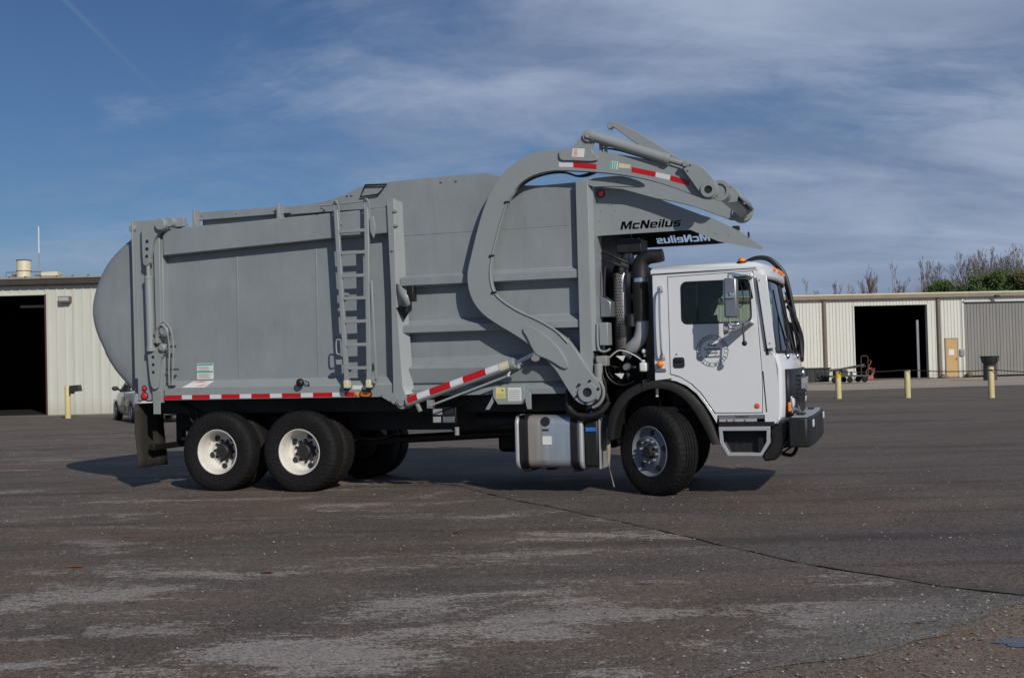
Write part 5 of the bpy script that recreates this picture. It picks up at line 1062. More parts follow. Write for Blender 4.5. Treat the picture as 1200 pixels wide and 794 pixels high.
# ---- driver -------------------------------------------------------
def person_driver():
    pr = thing('person', 'person in a teal shirt sitting at the wheel behind the cab window', 'person', (0, 0, 0))
    pr.matrix_world = Matrix.Translation(Vector((-2.73, 15.08, 0))+AX*.06) @ Matrix.Rotation(-TH, 4, 'Z')
    def skin(name, verts, edges, radii, mat, sub=2, root=0):
        me = bpy.data.meshes.new(name); me.from_pydata(verts, edges, []); me.materials.append(MT[mat])
        o = bpy.data.objects.new(name, me); COL.objects.link(o); o.parent = pr
        md = o.modifiers.new('skin', 'SKIN'); md.use_smooth_shade = True
        for i, r in enumerate(radii):
            sv = me.skin_vertices[0].data[i]; sv.radius = r if isinstance(r, tuple) else (r, r); sv.use_root = (i == root)
        s = o.modifiers.new('sub', 'SUBSURF'); s.levels = sub; s.render_levels = sub; return o
    Yc = .67
    V = [(5.04, Yc, 1.58), (5.03, Yc, 1.78), (5.06, Yc, 1.98), (5.08, Yc, 2.08), (5.11, Yc, 2.15), (5.14, Yc, 2.24), (5.15, Yc, 2.33),
         (5.08, Yc-.19, 2.03), (5.22, Yc-.23, 1.83), (5.42, Yc-.17, 1.86), (5.48, Yc-.15, 1.88), (5.08, Yc+.19, 2.03), (5.22, Yc+.23, 1.83), (5.42, Yc+.17, 1.86), (5.48, Yc+.15, 1.88),
         (5.40, Yc-.12, 1.60), (5.52, Yc-.12, 1.24), (5.62, Yc-.12, 1.10), (5.40, Yc+.12, 1.60), (5.52, Yc+.12, 1.24), (5.62, Yc+.12, 1.10)]
    Ed = [(0, 1), (1, 2), (2, 3), (3, 4), (4, 5), (5, 6), (2, 7), (7, 8), (8, 9), (9, 10), (2, 11), (11, 12), (12, 13), (13, 14), (0, 15), (15, 16), (16, 17), (0, 18), (18, 19), (19, 20)]
    Rr = [(.13, .15), (.12, .14), (.12, .16), .06, .055, (.09, .075), (.085, .07), .06, .045, .035, .03, .06, .045, .035, .03, .08, .055, .04, .08, .055, .04]
    skin('body', V, Ed, Rr, 'skin')
    skin('shirt', [V[i] for i in (0, 1, 2)]+[(5.06, Yc, 2.05), V[7], V[8], (5.34, Yc-.20, 1.845), V[11], V[12], (5.34, Yc+.20, 1.845)], [(0, 1), (1, 2), (2, 3), (2, 4), (4, 5), (5, 6), (2, 7), (7, 8), (8, 9)],
         [(.145, .165), (.14, .16), (.135, .175), .085, .075, .06, .052, .075, .06, .052], 'shirt')
    b = B().add([(5.225, Yc-.012, 2.275), (5.225, Yc+.012, 2.275), (5.262, Yc, 2.262), (5.228, Yc, 2.31), (5.228, Yc, 2.25)], [(0, 2, 3), (1, 3, 2), (0, 4, 2), (1, 2, 4)])
    obj('nose', b, 'skin', pr)
    obj('cap', B().ball((5.145, Yc, 2.35), .108, 16, (1.08, .86, .75)).box(5.19, 5.31, Yc-.07, Yc+.07, 2.345, 2.357), 'cap', pr, bevel=.004)
    obj('hair', B().ball((5.115, Yc, 2.28), .095, 14, (.95, .92, .95)), 'hair', pr)
    obj('ear', B().ball((5.14, Yc-.083, 2.26), .022, 8, (.8, .4, 1.3)), 'skin', pr)
    for s in (-1, 1):
        for k in range(4):
            y = Yc+s*(.15+.02*k-.03); obj('finger', B().tube(spline([(5.49, y, 1.90-.004*k), (5.52, y, 1.915), (5.535, y, 1.895), (5.52, y, 1.87)], 3), [.010-.0003*i for i in range(10)], 6), 'skin', pr)
        obj('thumb', B().tube([(5.47, Yc+s*.12, 1.90), (5.50, Yc+s*.10, 1.915), (5.52, Yc+s*.10, 1.91)], .011, 6), 'skin', pr)
    # everything sits a little nearer the window
    return pr
person_driver()
#PART4
# ================================================================== GROUND
def sheet(name, pts, z, mat, thick=0):
    b = B().add([(x, y, z) for x, y in pts], [tuple(range(len(pts)))]); o = obj(name, b, mat, smooth=0)
    return struct(o)
sheet('ground', [(-900, -60), (900, -60), (900, 1500), (-900, 1500)], -.03, 'apron')
def wob(pts, amp, sc=1.7, step=.25):
    out = []
    for (x0, y0), (x1, y1) in zip(pts, pts[1:]):
        n = max(1, int(math.hypot(x1-x0, y1-y0)/step))
        for k in range(n):
            x, y = x0+(x1-x0)*k/n, y0+(y1-y0)*k/n
            out.append((x+amp*noise.noise((x*sc, y*sc, 3.1)), y+amp*noise.noise((x*sc, y*sc, 9.7))))
    return out+[pts[-1]]
FRONTEDGE = wob([(.55, 5.5), (.93, 5.9), (1.28, 6.10), (1.67, 6.27), (2.08, 6.41), (2.52, 6.83), (2.89, 7.25), (3.21, 7.52), (4.2, 8.3), (6, 9.2), (9, 10)], .09, 2.5, .06)
lot = [(-140, -20), (-6, -20), (.3, 4.0)]+FRONTEDGE+[(60, 22), (140, 24), (140, 56), (30, 53), (14, 51), (8, 56), (-6, 64), (-140, 64)]
sheet('asphalt_lot', lot, 0, 'asph_old')
SEAM = wob([(9.5, 4.4), (3.28, 7.68), (2.86, 8.06), (2.45, 8.63), (1.99, 9.38), (1.48, 10.57), (.82, 12.03), (-.05, 13.7), (-.71, 15.26), (-1.34, 16.18), (-4, 20.5), (-9, 29), (-16, 40)], .05, 1.8, .15)
SEAM = [p for p in SEAM if p[0] < 3.5]
sheet('asphalt_resurfaced_area', [(4.6, 8.55), (3.6, 7.85)]+SEAM+[(-16, 44.6), (13.9, 50.5), (30, 52), (60, 52), (60, 22.6), (9, 10.8)], .004, 'asph_new')
# cracked joint along the seam
b = B(); vs = []; S2 = [p for p in SEAM if p[1] < 18]
for i, (x, y) in enumerate(S2):
    w = .002+.028*max(0, noise.noise((x*4, y*4, .5)))+.003*(i % 3); vs += [(x-w*.3, y-w, .008), (x+w*.3, y+w, .0055)]
b.add(vs, [(2*i, 2*i+1, 2*i+3, 2*i+2) for i in range(len(S2)-1) if noise.noise((i*.35, 2, 2)) > -.12])
struct(obj('pavement_crack', b, 'tyre', smooth=0))
dirt = [(.2, 3.5)]+[(x-.07, y+.09) for x, y in FRONTEDGE]+[(20, 11), (20, 3)]
sheet('dirt_verge', [(x, y) for x, y in dirt], -.006, 'dirt')
# ragged earth spilling over the asphalt edge
pud = [(2.90+.30*cos(a)*(1+.25*noise.noise((cos(a)*2, sin(a)*2, 1))), 6.46+.12*sin(a)*(1+.35*noise.noise((cos(a)*2, sin(a)*2, 5)))) for a in [2*pi*k/40 for k in range(40)]]
sheet('puddle', pud, -.001, 'water')
sheet('concrete_apron', [(-40, 43.6), (-17.4, 43.2), (-8, 43.6), (-8, 60), (-40, 60)], .010, 'slab')
# loose stones
b = B(); rs = random.Random(5)
def stone(b, x, y, r, z=0):
    o = []; 
    for v in ((1, 0, 0), (-1, 0, 0), (0, 1, 0), (0, -1, 0), (0, 0, 1), (0, 0, -1)):
        k = r*rs.uniform(.6, 1.25); o.append((x+v[0]*k, y+v[1]*k, z+r*.35+v[2]*k*.65))
    b.add(o, [(0, 2, 4), (2, 1, 4), (1, 3, 4), (3, 0, 4), (2, 0, 5), (1, 2, 5), (3, 1, 5), (0, 3, 5)])
for i in range(5500):
    y = 4.9+rs.random()**1.7*22; x = rs.uniform(-.48, .48)*y
    r = rs.choice([.0025, .003, .0035, .004, .005, .006, .009]) * (1 if y < 10 else 1.5)
    stone(b, x, y, r, .004)
for i in range(1800):
    x = rs.uniform(.7, 4.2); y = rs.uniform(5.2, 8.2)
    ed = min((math.hypot(x-p[0], y-p[1]), p) for p in FRONTEDGE[::4])
    if ed[0] > .9: continue
    if abs(x-2.9) < .33 and abs(y-6.46) < .14: continue
    stone(b, x, y, rs.choice([.003, .004, .005, .007, .009, .013]), -.004)
g = obj('loose_gravel', b, 'stone', smooth=0); g['kind'] = 'stuff'
# fallen leaves
for li, (x, y, s, lab) in enumerate(((-3.63, 9.72, .075, 'curled orange brown leaf on the asphalt, leftmost of the fallen leaves'), (-3.75, 11.4, .06, 'rust brown leaf on the asphalt behind the orange brown one'), (-.55, 11.1, .055, 'dark red leaf lying alone ahead of the truck shadow'), (-1.95, 9.2, .06, 'reddish brown leaf beside a pale worn patch of asphalt'))):
    b = B(); pts = [(-1, 0), (-.5, .45), (.2, .5), (1, .05), (.25, -.45), (-.55, -.4)]
    vs = [(x+p[0]*s, y+p[1]*s*.9, .006+.012*abs(p[1])*(s/.07)) for p in pts]+[(x, y, .014)]
    b.add(vs, [(i, (i+1) % 6, 6) for i in range(6)]); tag(obj('fallen_leaf', b, 'leafb' if li < 2 else 'leafr', smooth=0, solid=.001), lab, 'leaf', 'fallen leaves')

# ================================================================== BUILDINGS
def rib_profile(w, ribs, d=.035, rw=.045):
    """(x, y) line of a ribbed sheet w wide; ribs stand towards -y"""
    p = [(0, 0)]; s = w/ribs
    for k in range(ribs):
        c = s*k+s*.12; p += [(c, 0), (c+rw*.45, -d), (c+rw*1.35, -d), (c+rw*1.8, 0)]
    return p+[(w, 0)]
def siding_wall(parent, x0, x1, z0, z1, mat, w=.9, ribs=3, y=0, name='wall_panel', d=.035, rw=.045):
    x = x0; ms = {}
    while x < x1-.02:
        ww = min(w, x1-x); key = round(ww, 2)
        if key not in ms:
            pr = rib_profile(ww-.006, max(1, round(ribs*ww/w)), d, rw); vs = [(a, b_, z0) for a, b_ in pr]+[(a, b_, z1) for a, b_ in pr]; n = len(pr)
            ms[key] = mesh(name, B().add(vs, [(i, i+1, n+i+1, n+i) for i in range(n-1)]), mat, 0)
        obj(name, ms[key], None, parent, loc=(x, y+random.uniform(-.003, .003), 0)); x += ww
# ---- near (left) building: facade looks at the yard
LB = thing('metal_building', 'cream ribbed metal building at left with open bay door and vent drum on its roof', 'building', (-17.84, 45, 0))
D0, D1, DH = -7.0, 0.0, 4.6
siding_wall(LB, .06, 13.0, 0., 4.96, 'siding', 1.0, 3)
siding_wall(LB, D0, D1+.06, DH+.02, 4.96, 'siding', 1.0, 3)
siding_wall(LB, D0-6, D0-.06, 0., 4.96, 'siding', 1.0, 3)
dfm = obj('door_frame', B().box(D1+.01, D1+.06, -.05, .25, 0, DH+.02).box(D0-.06, D0+.02, -.05, .25, 0, DH+.02), 'jamb', LB)
obj('door_frame', B().box(D0-.06, D1+.06, -.045, .25, DH, DH+.06), 'siding', LB)
b = B().prism([(-.32, 4.99), (-.32, 5.21), (0, 5.23), (.05, 4.95), (-.04, 4.95)], D0-7, 13.2, 'x')
obj('gutter', b, 'dfascia', LB, bevel=.01)
obj('eave_trim', B().prism([(-.36, 5.20), (-.36, 5.25), (.0, 5.27), (.0, 5.20)], D0-7, 13.2, 'x'), 'roofm', LB)
obj('dark_ceiling', B().box(D0-5.9, 12.9, .2, 20, 4.75, 4.8), 'indark', LB)  # dark sheet added to hide the lit underside of the roof
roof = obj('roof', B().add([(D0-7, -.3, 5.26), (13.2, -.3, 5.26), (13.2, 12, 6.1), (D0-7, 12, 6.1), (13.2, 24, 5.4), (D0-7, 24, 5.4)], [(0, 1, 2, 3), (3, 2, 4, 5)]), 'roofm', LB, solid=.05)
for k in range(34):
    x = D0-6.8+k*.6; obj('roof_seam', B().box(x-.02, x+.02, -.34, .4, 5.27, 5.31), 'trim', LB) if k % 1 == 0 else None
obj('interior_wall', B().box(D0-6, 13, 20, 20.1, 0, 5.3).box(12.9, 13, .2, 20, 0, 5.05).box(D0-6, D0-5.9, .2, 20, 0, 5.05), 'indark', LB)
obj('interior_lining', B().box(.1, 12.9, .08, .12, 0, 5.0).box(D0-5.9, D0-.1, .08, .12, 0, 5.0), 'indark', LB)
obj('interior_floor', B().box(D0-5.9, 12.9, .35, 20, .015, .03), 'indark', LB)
wl = obj('wall_lamp', B().box(.62, 1.05, -.28, .0, 4.28, 4.52), 'trim', LB, bevel=.02)
obj('lens', B().box(.65, 1.02, -.295, -.281, 4.34, 4.48), 'alu', wl)
obj('ceiling_fixture', B().box(-2.6, -1.5, 4, 4.3, 4.35, 4.45), 'refl', LB)
vb = thing('workbench', 'pale topped workbench inside the dark left bay door', 'workbench', (-18.6, 51.5, 0))
obj('bench_top', B().box(-.75, .75, -.4, .4, 1.25, 1.36), 'alu', vb, bevel=.01)
for x in (-.7, .7): 
    for y in (-.35, .35): obj('leg', B().box(x-.04, x+.04, y-.04, y+.04, 0, 1.25), 'trim', vb)
rv = thing('roof_vent', 'tall cream roof vent drum on the left building', 'roof vent', (-19.02, 46.0, 5.30))
obj('drum', B().lathe([(.27, 0), (.27, .72), (.255, .76), (.0, .77)], 28, ax='z'), 'cream', rv)
obj('rim', B().lathe([(.275, .71), (.285, .73), (.275, .755)], 28, ax='z').lathe([(.275, .3), (.283, .315), (.275, .33)], 28, ax='z'), 'rust', rv)
obj('guy_frame', B().tube([(-.7, 0, .0), (-.7, 0, .28), (.7, 0, .28), (.7, 0, .0)], .018, 6).tube([(.7, 0, .14), (1.5, 0, .14)], .02, 6).box(-.45, -.32, -.1, .1, 0, .2).box(.45, .75, -.1, .1, .0, .16), 'trim', rv)
rv2 = thing('roof_vent', 'low flat cream vent beside the antenna on the left roof', 'roof vent', (-17.95, 46.0, 5.30))
obj('base', B().box(-.32, .32, -.25, .25, 0, .1), 'trim', rv2); obj('cap', B().box(-.30, .34, -.28, .28, .08, .24), 'cream', rv2, bevel=.02)
an_ = thing('antenna', 'thin white whip antenna standing on the left roof', 'antenna', (-18.42, 46.0, 5.30))
obj('mast', B().cyl((0, 0, 0), (0, 0, 1.0), .018, 8), 'mirror', an_); obj('whip', B().cyl((0, 0, 1.0), (0, 0, 2.05), .028, 8), 'refl', an_)
# ---- far (right) building, turned a little
RA = radians(5.7)
RB = thing('metal_building', 'long pale ribbed metal warehouse at right with dark bay and grey sliding door', 'building', (17, 68.8, 0), RA)
tiltz = lambda s: 4.98-.021*s
E1 = 5.0
def rwall(x0, x1, z0, z1, mat='siding2', y=0): siding_wall(RB, x0, x1, z0, z1, mat, 1.0, 5, y, d=.028, rw=.028)
rwall(-12, 3.10, .0, 4.72); rwall(7.62, 9.76, .0, 4.72); rwall(3.10, 7.62, 4.34, 4.72)
rwall(9.76, 26, 4.46, 4.72)
obj('corner_trim', B().box(9.72, 9.84, -.06, .2, 0, 4.72), 'siding2', RB)
# grey sliding door hung on a track
sdw = obj('sliding_door_track', B().box(9.8, 26, -.16, -.02, 4.42, 4.52), 'alu', RB, bevel=.01)
siding_wall(RB, 9.84, 26, .08, 4.42, 'slidegrey', 1.0, 5, .02, 'sliding_door_panel', d=.028, rw=.028)
for x in (1.31, 8.26): obj('downspout', B().box(x-.09, x+.09, -.16, -.04, 0, 4.85), 'trim', RB, bevel=.02)
obj('gutter', B().prism([(-.30, 4.74), (-.34, 4.92), (-.30, 4.98), (0, 4.98), (.0, 4.72), (-.05, 4.72)], -13, 27, 'x'), 'fascia', RB, bevel=.01)
obj('eave_trim', B().prism([(-.37, 4.955), (-.37, 5.02), (.0, 5.04), (.0, 4.985)], -13, 27, 'x'), 'cream', RB)
obj('roof', B().add([(-13, -.33, 5.02), (27, -.33, 5.02), (27, 12, 5.3), (-13, 12, 5.3), (27, 24, 5.0), (-13, 24, 5.0)], [(0, 1, 2, 3), (3, 2, 4, 5)]), 'roofm', RB, solid=.04)
obj('dark_ceiling', B().box(-11.9, 25.9, .2, 22, 4.45, 4.5), 'indark', RB)  # dark sheet added to keep the bay's depth black
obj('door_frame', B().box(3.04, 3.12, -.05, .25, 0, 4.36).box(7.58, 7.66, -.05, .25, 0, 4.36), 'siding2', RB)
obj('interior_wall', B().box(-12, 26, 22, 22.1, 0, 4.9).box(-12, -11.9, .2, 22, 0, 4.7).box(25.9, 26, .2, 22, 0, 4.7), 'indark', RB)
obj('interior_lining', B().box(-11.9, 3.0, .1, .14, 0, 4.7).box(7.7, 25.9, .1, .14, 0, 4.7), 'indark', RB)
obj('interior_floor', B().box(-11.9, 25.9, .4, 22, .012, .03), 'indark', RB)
obj('interior_column', B().box(7.14, 7.28, .5, .64, 0, 3.45), 'mirror', RB)
dd = obj('personnel_door', B().box(8.68, 9.36, -.06, .0, .05, 2.26), 'tandoor', RB, bevel=.01)
obj('door_paper', B().box(8.83, 9.15, -.066, -.061, 1.32, 1.66), 'sticker', dd)
obj('door_handle', B().box(9.27, 9.32, -.12, -.06, 1.05, 1.15), 'mirror', dd)
obj('door_frame', B().box(8.62, 8.68, -.07, .0, 0, 2.32).box(9.36, 9.42, -.07, .0, 0, 2.32).box(8.62, 9.42, -.071, .0, 2.27, 2.33), 'fascia', dd)
obj('wall_box', B().box(9.50, 9.78, -.12, -.03, 1.25, 1.65), 'mirror', RB, bevel=.02)
obj('door_patch', B().box(-.42, .05, -.05, -.036, .05, 2.55), 'cream', RB)
fl = obj('flood_lamp', B().box(11.60, 11.85, -.55, -.35, 4.66, 4.80).cyl((11.72, -.1, 4.80), (11.72, -.45, 4.74), .03, 8), 'plastic', RB, bevel=.02)
obj('kerb_strip', B().box(3.0, 7.7, -.5, .2, 0, .03), 'slab', RB)
obj('ground_clutter', B().box(8.28, 8.5, -.3, -.1, 0, .22).ball((9.95, -.3, .15), .2, 8, (1, 1, .8)).box(8.2, 8.62, -.35, -.1, 0, .1), 'trim', RB, bevel=.02)

# ---- things in the yard
def bollard(x, y, h, lab, cap=False, r=.10):
    o = thing('bollard', lab, 'bollard', (x, y, 0), 0, 'yellow bollards in the yard')
    obj('post', B().lathe([(r, 0), (r, h-.02), (r*.9, h), (.0, h+.01)], 20, ax='z'), 'bollard', o)
    if cap: obj('painted_band', B().lathe([(r+.002, h-.2), (r+.002, h-.01)], 20, ax='z'), 'bollcap', o)
    return o
bollard(11.43, 41.44, .94, 'faded yellow bollard with a brighter yellow top, nearest the truck cab', True)
bollard(13.59, 40.63, .97, 'plain faded yellow bollard in front of the dark right bay door')
bollard(15.75, 38.84, 1.02, 'faded yellow bollard in front of the black tub at far right')
bl = bollard(-15.68, 41.46, 1.15, 'cream yellow bollard with a black bracket beside the left bay door')
obj('bracket', B().prism([(.12, 1.15), (.12, .86), (.17, .86), (.20, .93), (.46, .95), (.42, 1.17)], -.18, .18), 'binblack', bl, bevel=.01)
cbm = B(); sag = lambda a, b_, s, n=10: [(a[0]+(b_[0]-a[0])*k/n, a[1]+(b_[1]-a[1])*k/n, a[2]+(b_[2]-a[2])*k/n - s*4*(k/n)*(1-k/n)) for k in range(n+1)]
cbm.tube(sag((11.43, 41.30, .93), (13.59, 40.50, .97), .03), .018, 6).tube(sag((13.59, 40.50, .97), (15.75, 38.7, .93), .06), .018, 6).tube(sag((15.75, 38.7, .93), (19.5, 37.0, .85), .10), .018, 6)
tag(obj('barrier_cable', cbm, 'rope'), 'dark sagging cable strung between the tops of the yellow bollards', 'cable')
tb_ = thing('tub_on_drum', 'black tub resting on a grey drum near the grey sliding door', 'waste bin', (24.9, 61.5, 0))
obj('drum', B().lathe([(.0, 0), (.34, 0), (.34, .55), (.33, .57), (.34, .6), (.34, .78), (.0, .78)], 24, ax='z'), 'drum', tb_)
obj('tub', B().lathe([(.30, .78), (.42, 1.0), (.46, 1.2), (.50, 1.22), (.48, 1.25), (.30, 1.26), (.0, 1.26)], 28, ax='z'), 'binblack', tb_)
obj('tub_label', B().box(.20, .32, -.47, -.455, .98, 1.14), 'drum', tb_)
# black bin beside the truck's nose
bn = thing('dump_bin', 'black low bin with ribbed sides against the pale warehouse wall beside the truck nose', 'bin', (16.55, 64.6, 0), RA)
obj('bin_body', B().prism([(-.62, .05), (.62, .05), (.68, .78), (-.62, .80)], -.5, .5), 'binblack', bn, bevel=.04)
for i, x in enumerate((-.42, -.14, .14, .42)): obj('bin_rib', B().box(x-.04, x+.04, -.54, -.49, .08, .74), 'binblack', bn, bevel=.01)
obj('bin_rim', B().box(-.68, .72, -.55, .55, .76, .83), 'binblack', bn, bevel=.02)
obj('bin_round_boss', B().lathe([(.0, -.57), (.12, -.57), (.2, -.52)], 18, (.06, 0, .42)), 'plastic', bn)
# trailer-like cart with bars
ct = thing('flatbed_cart', 'low wheeled cart with long bars and faded red machine parts beside the right bay door', 'cart', (18.2, 63.6, 0), RA)
obj('deck', B().box(-1.3, .9, -.5, .5, .32, .40), 'drum', ct, bevel=.01)
for (x, y) in ((-1.05, -.45), (-.2, -.45), (.62, -.45), (-.2, .45), (.62, .45)): obj('wheel', B().lathe([(.0, -.05), (.12, -.05), (.16, -.03), (.16, .03), (.12, .05), (.0, .05)], 18, (x, y, .17)), 'tyre', ct)
obj('load_bar', B().cyl((-1.45, -.3, .62), (.75, -.1, .95), .05, 10).cyl((-1.2, 0, .70), (.9, .1, .86), .045, 10).box(-.9, -.2, -.2, .2, .4, .66).box(-.55, -.3, -.3, .3, .6, .75), 'drum', ct)
obj('white_pack', B().box(-.05, .18, -.45, -.1, .4, .6), 'sticker', ct, bevel=.02)
obj('frame_loop', B().tube([(.55, -.2, .3), (.55, -.2, 1.35), (.60, -.2, 1.42), (.88, -.2, 1.42), (.93, -.2, 1.35), (.93, -.2, .3)], .02, 6), 'rust', ct)
obj('red_reel', B().tube([(1.08+.22*cos(a*pi/6), -.12, .55+.22*sin(a*pi/6)) for a in range(13)], .022, 6, caps=False), 'redpaint', ct)
obj('red_reel', B().tube([(1.12+.2*cos(a*pi/6), .1, .5+.2*sin(a*pi/6)) for a in range(13)], .022, 6, caps=False), 'redpaint', ct)
obj('reel_base', B().box(.92, 1.25, -.15, .15, .15, .34), 'redpaint', ct, bevel=.02)
obj('red_lever', B().tube([(1.0, -.1, .8), (1.15, -.12, 1.1), (1.05, -.12, 1.2)], .022, 6).tube([(1.1, -.1, .3), (1.35, -.12, .75)], .02, 6), 'redpaint', ct)

# ---- silver car half hidden behind the tail of the truck
def car():
    c = thing('parked_car', 'silver sedan parked by the left building, half hidden behind the truck tail', 'car', (-11.0, 36.7, 0), radians(118))
    # x forward; rear axle at x=0
    st = [(-1.02, .50, .34, .70, .72), (-.98, .70, .26, .80, .90), (-.80, .82, .24, .88, .98), (-.3, .88, .20, .93, 1.02), (.4, .90, .20, .94, 1.0), (1.4, .90, .20, .94, .97), (2.3, .89, .20, .92, .96), (2.8, .86, .21, .86, .93), (3.3, .80, .24, .76, .84), (3.6, .66, .30, .62, .70), (3.68, .45, .38, .52, .56)]
    b = B(); rings = []
    for x, w, z0, zs, zt in st:
        half = [(0, z0), (w*.85, z0), (w*.98, z0+.14), (w, (z0+zs)/2+.03), (w*.965, zs-.03), (w*.88, zt-.015), (w*.5, zt+.008), (0, zt+.015)]
        rings.append([(x, y, z) for y, z in half] + [(x, -y, z) for y, z in half[-2:0:-1]])
    n = len(rings[0]); b.add([v for r_ in rings for v in r_], [(j*n+i, j*n+(i+1) % n, (j+1)*n+(i+1) % n, (j+1)*n+i) for j in range(len(rings)-1) for i in range(n)]+[tuple(range(n)), tuple(range(len(rings)*n-1, (len(rings)-1)*n-1, -1))])
    bd = obj('body', b, 'silver', c, smooth=50)
    cab_ = [(-.55, .74, .98, 1.0), (-.1, .66, 1.0, 1.28), (.3, .62, 1.0, 1.40), (1.1, .62, 1.0, 1.43), (1.6, .64, 1.0, 1.36), (2.35, .74, .95, .97)]
    b = B(); rings = []
    for x, w, z0, z1 in cab_: rings.append([(x, w*1.12, z0), (x, w, z1-.06), (x, w*.8, z1), (x, -w*.8, z1), (x, -w, z1-.06), (x, -w*1.12, z0)])
    n = 6; b.add([v for r_ in rings for v in r_], [(j*n+i, j*n+(i+1) % n, (j+1)*n+(i+1) % n, (j+1)*n+i) for j in range(len(rings)-1) for i in range(n)])
    obj('cabin_glass', b, 'cargl', c, smooth=30)
    b = B(); rings = []
    for x, w, z0, z1 in cab_[1:-1]: rings.append([(x, w*.96, z1-.035), (x, w*.8, z1+.012), (x, 0, z1+.03), (x, -w*.8, z1+.012), (x, -w*.96, z1-.035)])
    n = 5; b.add([v for r_ in rings for v in r_], [(j*n+i, j*n+i+1, (j+1)*n+i+1, (j+1)*n+i) for j in range(len(rings)-1) for i in range(n-1)])
    obj('roof', b, 'silver', c, smooth=50, solid=.01)
    for s in (-1, 1):
        obj('pillar', B().tube([(-.55, s*.80, .99), (-.1, s*.72, 1.26), (.3, s*.66, 1.37)], .035, 6).tube([(2.35, s*.80, .96), (1.6, s*.69, 1.33)], .03, 6).tube([(1.0, s*.69, 1.0), (1.0, s*.635, 1.38)], .025, 6), 'silver', c)
        m_ = obj('mirror', B().ball((1.95, s*1.02, 1.06), .10, 12, (.6, 1.1, .75)).cyl((1.98, s*.84, 1.0), (1.95, s*.96, 1.04), .03, 8), 'binblack', c)
        obj('tail_light', B().ball((-.86, s*.68, .76), .14, 12, (.6, 1.0, .75)), 'redlens', c)
        for x in (0, 2.75):
            w = obj('wheel', B().lathe([(.20, -.10), (.26, -.11), (.31, -.09), (.325, -.05), (.325, .05), (.31, .09), (.2, .1)], 28, (x, s*.80, .325)), 'tyre', c)
            obj('rim', B().lathe([(.0, s*.085), (.08, s*.10), (.19, s*.09), (.205, s*.108), (.21, s*.09)], 24, (x, s*.80, .325)), 'rimgrey', w)
            obj('arch', B().lathe([(.33, s*.08), (.37, s*.088)], 28, (x, s*.815, .325)), 'ink', w)
        obj('door_seam', B().box(.995, 1.005, s*.885, s*.906, .35, .95).box(.1, 1.9, s*.885, s*.908, .50, .512), 'ink', c)
    obj('bumper', B().prism(chaikin([(-.92, -.80), (-1.06, -.55), (-1.10, 0), (-1.06, .55), (-.92, .80), (-.8, .82), (-.8, -.82)], 2), .38, .60, 'z'), 'silver', c, bevel=.03)
car()

# ================================================================== TREES
def bare_tree(seed, h, spread, dense=1.0):
    r = random.Random(seed); tr, tw = B(), B()
    def grow(b, p, d, L, rad, depth):
        n = 4 if depth < 2 else 2; pts = [p]; rs_ = [rad]; q = p.copy(); dd = d.copy()
        for i in range(n):
            dd = (dd+Vector((r.uniform(-1, 1), r.uniform(-1, 1), r.uniform(-.3, .6)))*.13).normalized(); q = q+dd*(L/n); pts.append(q.copy()); rs_.append(rad*(1-.62*(i+1)/n))
        b.tube(pts, [max(x, .0125) for x in rs_], 5 if depth < 2 else 3, caps=False)
        if depth >= 4: return
        k = {0: int(11*dense), 1: 6, 2: 4, 3: 3}[depth]
        for j in range(k):
            f = r.uniform(.28 if depth == 0 else .2, 1.0); i = min(n-1, int(f*n)); base = pts[i].lerp(pts[i+1], f*n-i)
            ax = dd.orthogonal().normalized(); ax.rotate(Matrix.Rotation(r.uniform(0, 2*pi), 3, dd))
            nd = (dd*r.uniform(.75, 1.2)+ax*spread*r.uniform(.5, 1.0)+Vector((0, 0, .55))).normalized()
            grow(tw, base, nd, L*r.uniform(.32, .55)*(1.1-f*.35), rad*(1-.6*f)*.55, depth+1)
    grow(tr, Vector((0, 0, 0)), Vector((0, 0, 1)), h, h*.014+.02, 0)
    return tr, tw
def place_tree(mt, mc, x, y, s, rz, lab, group):
    o = thing('bare_tree', lab, 'tree', (x, y, 0), rz, group); o.scale = (s, s, s)
    a = bpy.data.objects.new('trunk', mt); COL.objects.link(a); a.parent = o
    c = bpy.data.objects.new('crown', mc); COL.objects.link(c); c.parent = o
TM = []
for i, (sp, dn_) in enumerate(((.5, 1.5), (.65, 1.7), (.55, 1.3), (.4, 2.0), (.7, 1.9))):
    a, c = bare_tree(40+i, 10, sp, dn_); bk = 'bark2' if i in (3,) else 'bark'
    hh = max(v[2] for v in c.v); a.v = [(v[0]/hh, v[1]/hh, v[2]/hh) for v in a.v]; c.v = [(v[0]/hh, v[1]/hh, v[2]/hh) for v in c.v]     # one metre tall, scaled when planted
    TM.append((mesh('trunk', a, bk, 60), mesh('crown', c, bk, 60)))
def at(px, Y): return (px-600)/1380*Y          # bearing of a tree seen from the yard, Y metres off
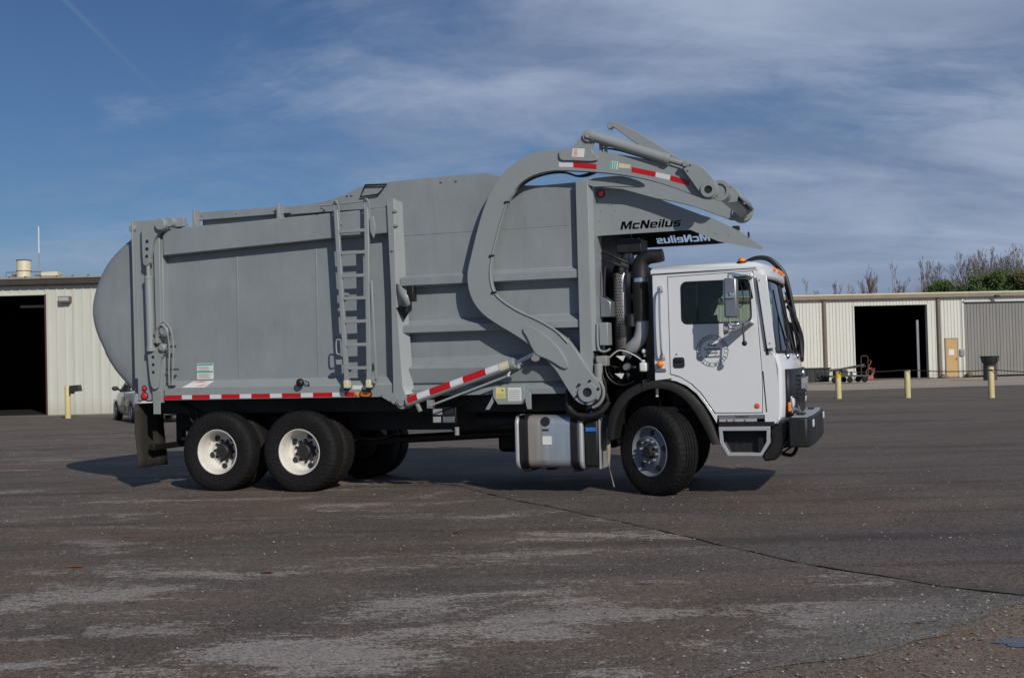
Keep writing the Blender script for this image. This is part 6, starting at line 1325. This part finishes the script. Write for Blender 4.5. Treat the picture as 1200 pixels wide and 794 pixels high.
TL = [ # bearing px, distance, height, type, label
 (958, 120, 9.6, 0, 'small thin bare tree above the warehouse roof, leftmost of the right hand row'), (972, 125, 9.4, 2, 'slight bare tree just right of the leftmost one above the warehouse'),
 (1008, 112, 9.9, 3, 'lone reddish narrow bare tree above the dark bay door'), (1035, 118, 9.6, 2, 'faint thin bare tree right of the lone reddish one'),
 (1064, 114, 10.5, 0, 'slim upright bare tree, left one of a pair above the downspout'), (1078, 112, 10.7, 2, 'tall forked bare tree left of the small green bush'),
 (1088, 117, 10.4, 0, 'bare tree with crossing limbs right of the tall forked one'), (1112, 120, 10.6, 4, 'wide low bare tree behind the small green bush'),
 (1126, 115, 11.3, 1, 'broad grey bare tree between the two evergreens'), (1140, 120, 11.6, 4, 'large twiggy bare tree rising behind the dark evergreen'),
 (1152, 114, 11.4, 1, 'spreading bare tree over the middle of the evergreen clump'), (1166, 119, 11.9, 4, 'tallest bare tree of the right hand wood'),
 (1180, 115, 11.0, 0, 'slender bare tree right of the tallest one'), (1194, 118, 11.8, 1, 'tall bare tree at the right edge of the photo'), (1210, 116, 12.0, 4, 'bare tree cut by the right edge of the photo'),
 (1105, 126, 10.4, 3, 'dim bare tree behind the crossing limbed one, half seen through it'), (1134, 128, 11.0, 0, 'thin bare tree filling the gap behind the broad grey one'), (1158, 127, 11.6, 3, 'reddish bare tree deep behind the evergreen clump'),
 (1187, 126, 11.4, 4, 'twiggy bare tree deep in the wood near the right edge'), (1172, 130, 11.8, 1, 'wide bare crown farthest back over the tallest evergreen'), (990, 128, 9.2, 4, 'low twiggy bare tree between the leftmost pair and the reddish one'), (1048, 129, 9.4, 3, 'short reddish bare tree left of the slim upright pair'),
 (1230, 118, 11.5, 1, 'bare tree outside the right edge beyond the warehouse'),
 (748, 118, 11.2, 2, 'bare tree tops showing left between the intake snorkel and the cab roof'), (764, 121, 11.0, 0, 'bare tree tops showing right beside the back of the cab roof')]
for i, (px_, Y_, h, k, lab) in enumerate(TL): place_tree(*TM[k], at(px_, Y_), Y_, h, i*1.7, lab, 'bare trees behind the warehouse')
# far-off brush: one thin grey-brown mass behind the trees
b = B(); r = random.Random(3)
for i in range(2800):
    x = r.uniform(26, 76); y = r.uniform(124, 136); h = r.uniform(5.8, 8.4)*(1+.18*noise.noise((x*.2, 0, 0))) + min(2.2, max(0, (x-41))*.35)
    for k in range(4):
        a = r.uniform(0, 6.28); x1 = x+r.uniform(-.8, .8); y1 = y+.5*sin(a); w = .03
        b.add([(x-w, y, 3), (x+w, y, 3), (x1+r.uniform(-.3, .3), y1, h*r.uniform(.8, 1.03))], [(0, 1, 2)])
bs_ = obj('distant_brush', b, 'bark', smooth=0); bs_['kind'] = 'stuff'
def evergreen(seed, h, w, mat, lab, x, y):
    r = random.Random(seed); o = thing('evergreen_tree', lab, 'tree', (x, y, 0), 0, 'evergreens behind the warehouse')
    obj('trunk', B().tube([(0, 0, 0), (.1, 0, h*.5), (0, 0, h*.92)], [.22, .14, .04], 8).tube([(0, 0, h*.4), (w*.4, 0, h*.7)], .07, 6).tube([(0, 0, h*.45), (-w*.4, .2, h*.72)], .07, 6), 'bark', o)
    b = B(); cl = []
    for i in range(70):
        a = r.uniform(0, 2*pi); f = r.random()**.6; zz_ = r.uniform(.35, 1.0)
        prof = sqrt(max(0, 1-((zz_-.62)/.42)**2)) if zz_ > .62 else .75+.25*zz_/.62
        cl.append((Vector((cos(a)*f*w*prof, sin(a)*f*w*prof, h*zz_*(.9+.1*r.random()))), r.uniform(.35, .8)))
    for c, cr_ in cl:
        for k in range(150):
            d = Vector((r.gauss(0, 1), r.gauss(0, 1), r.gauss(0, .75))).normalized(); p = c+d*cr_*r.uniform(.6, 1.1)
            u = Vector((r.uniform(-1, 1), r.uniform(-1, 1), r.uniform(-1, 1))).normalized()*.13; v = u.orthogonal().normalized()*.07
            b.add([p-u, p+v, p+u, p-v], [(0, 1, 2, 3)])
    obj('crown', b, mat, o, smooth=0)
evergreen(1, 7.6, 1.6, 'needle', 'small round green evergreen left of the big evergreen clump', at(1103, 102), 102)
evergreen(2, 7.9, 2.5, 'needle', 'dark green evergreen forming the left half of the big clump', at(1148, 100), 100)
evergreen(3, 8.3, 2.5, 'needle', 'tallest dark green evergreen at the middle of the clump', at(1171, 101), 101)
evergreen(4, 8.0, 2.4, 'needle2', 'olive tinted evergreen at the right edge of the photo', at(1202, 100), 100)
evergreen(6, 6.7, 1.4, 'needle2', 'low brownish green cedar between the small and the big evergreens', at(1122, 104), 104)
# tidy: nothing left at top level without its record
bpy.context.view_layer.update()
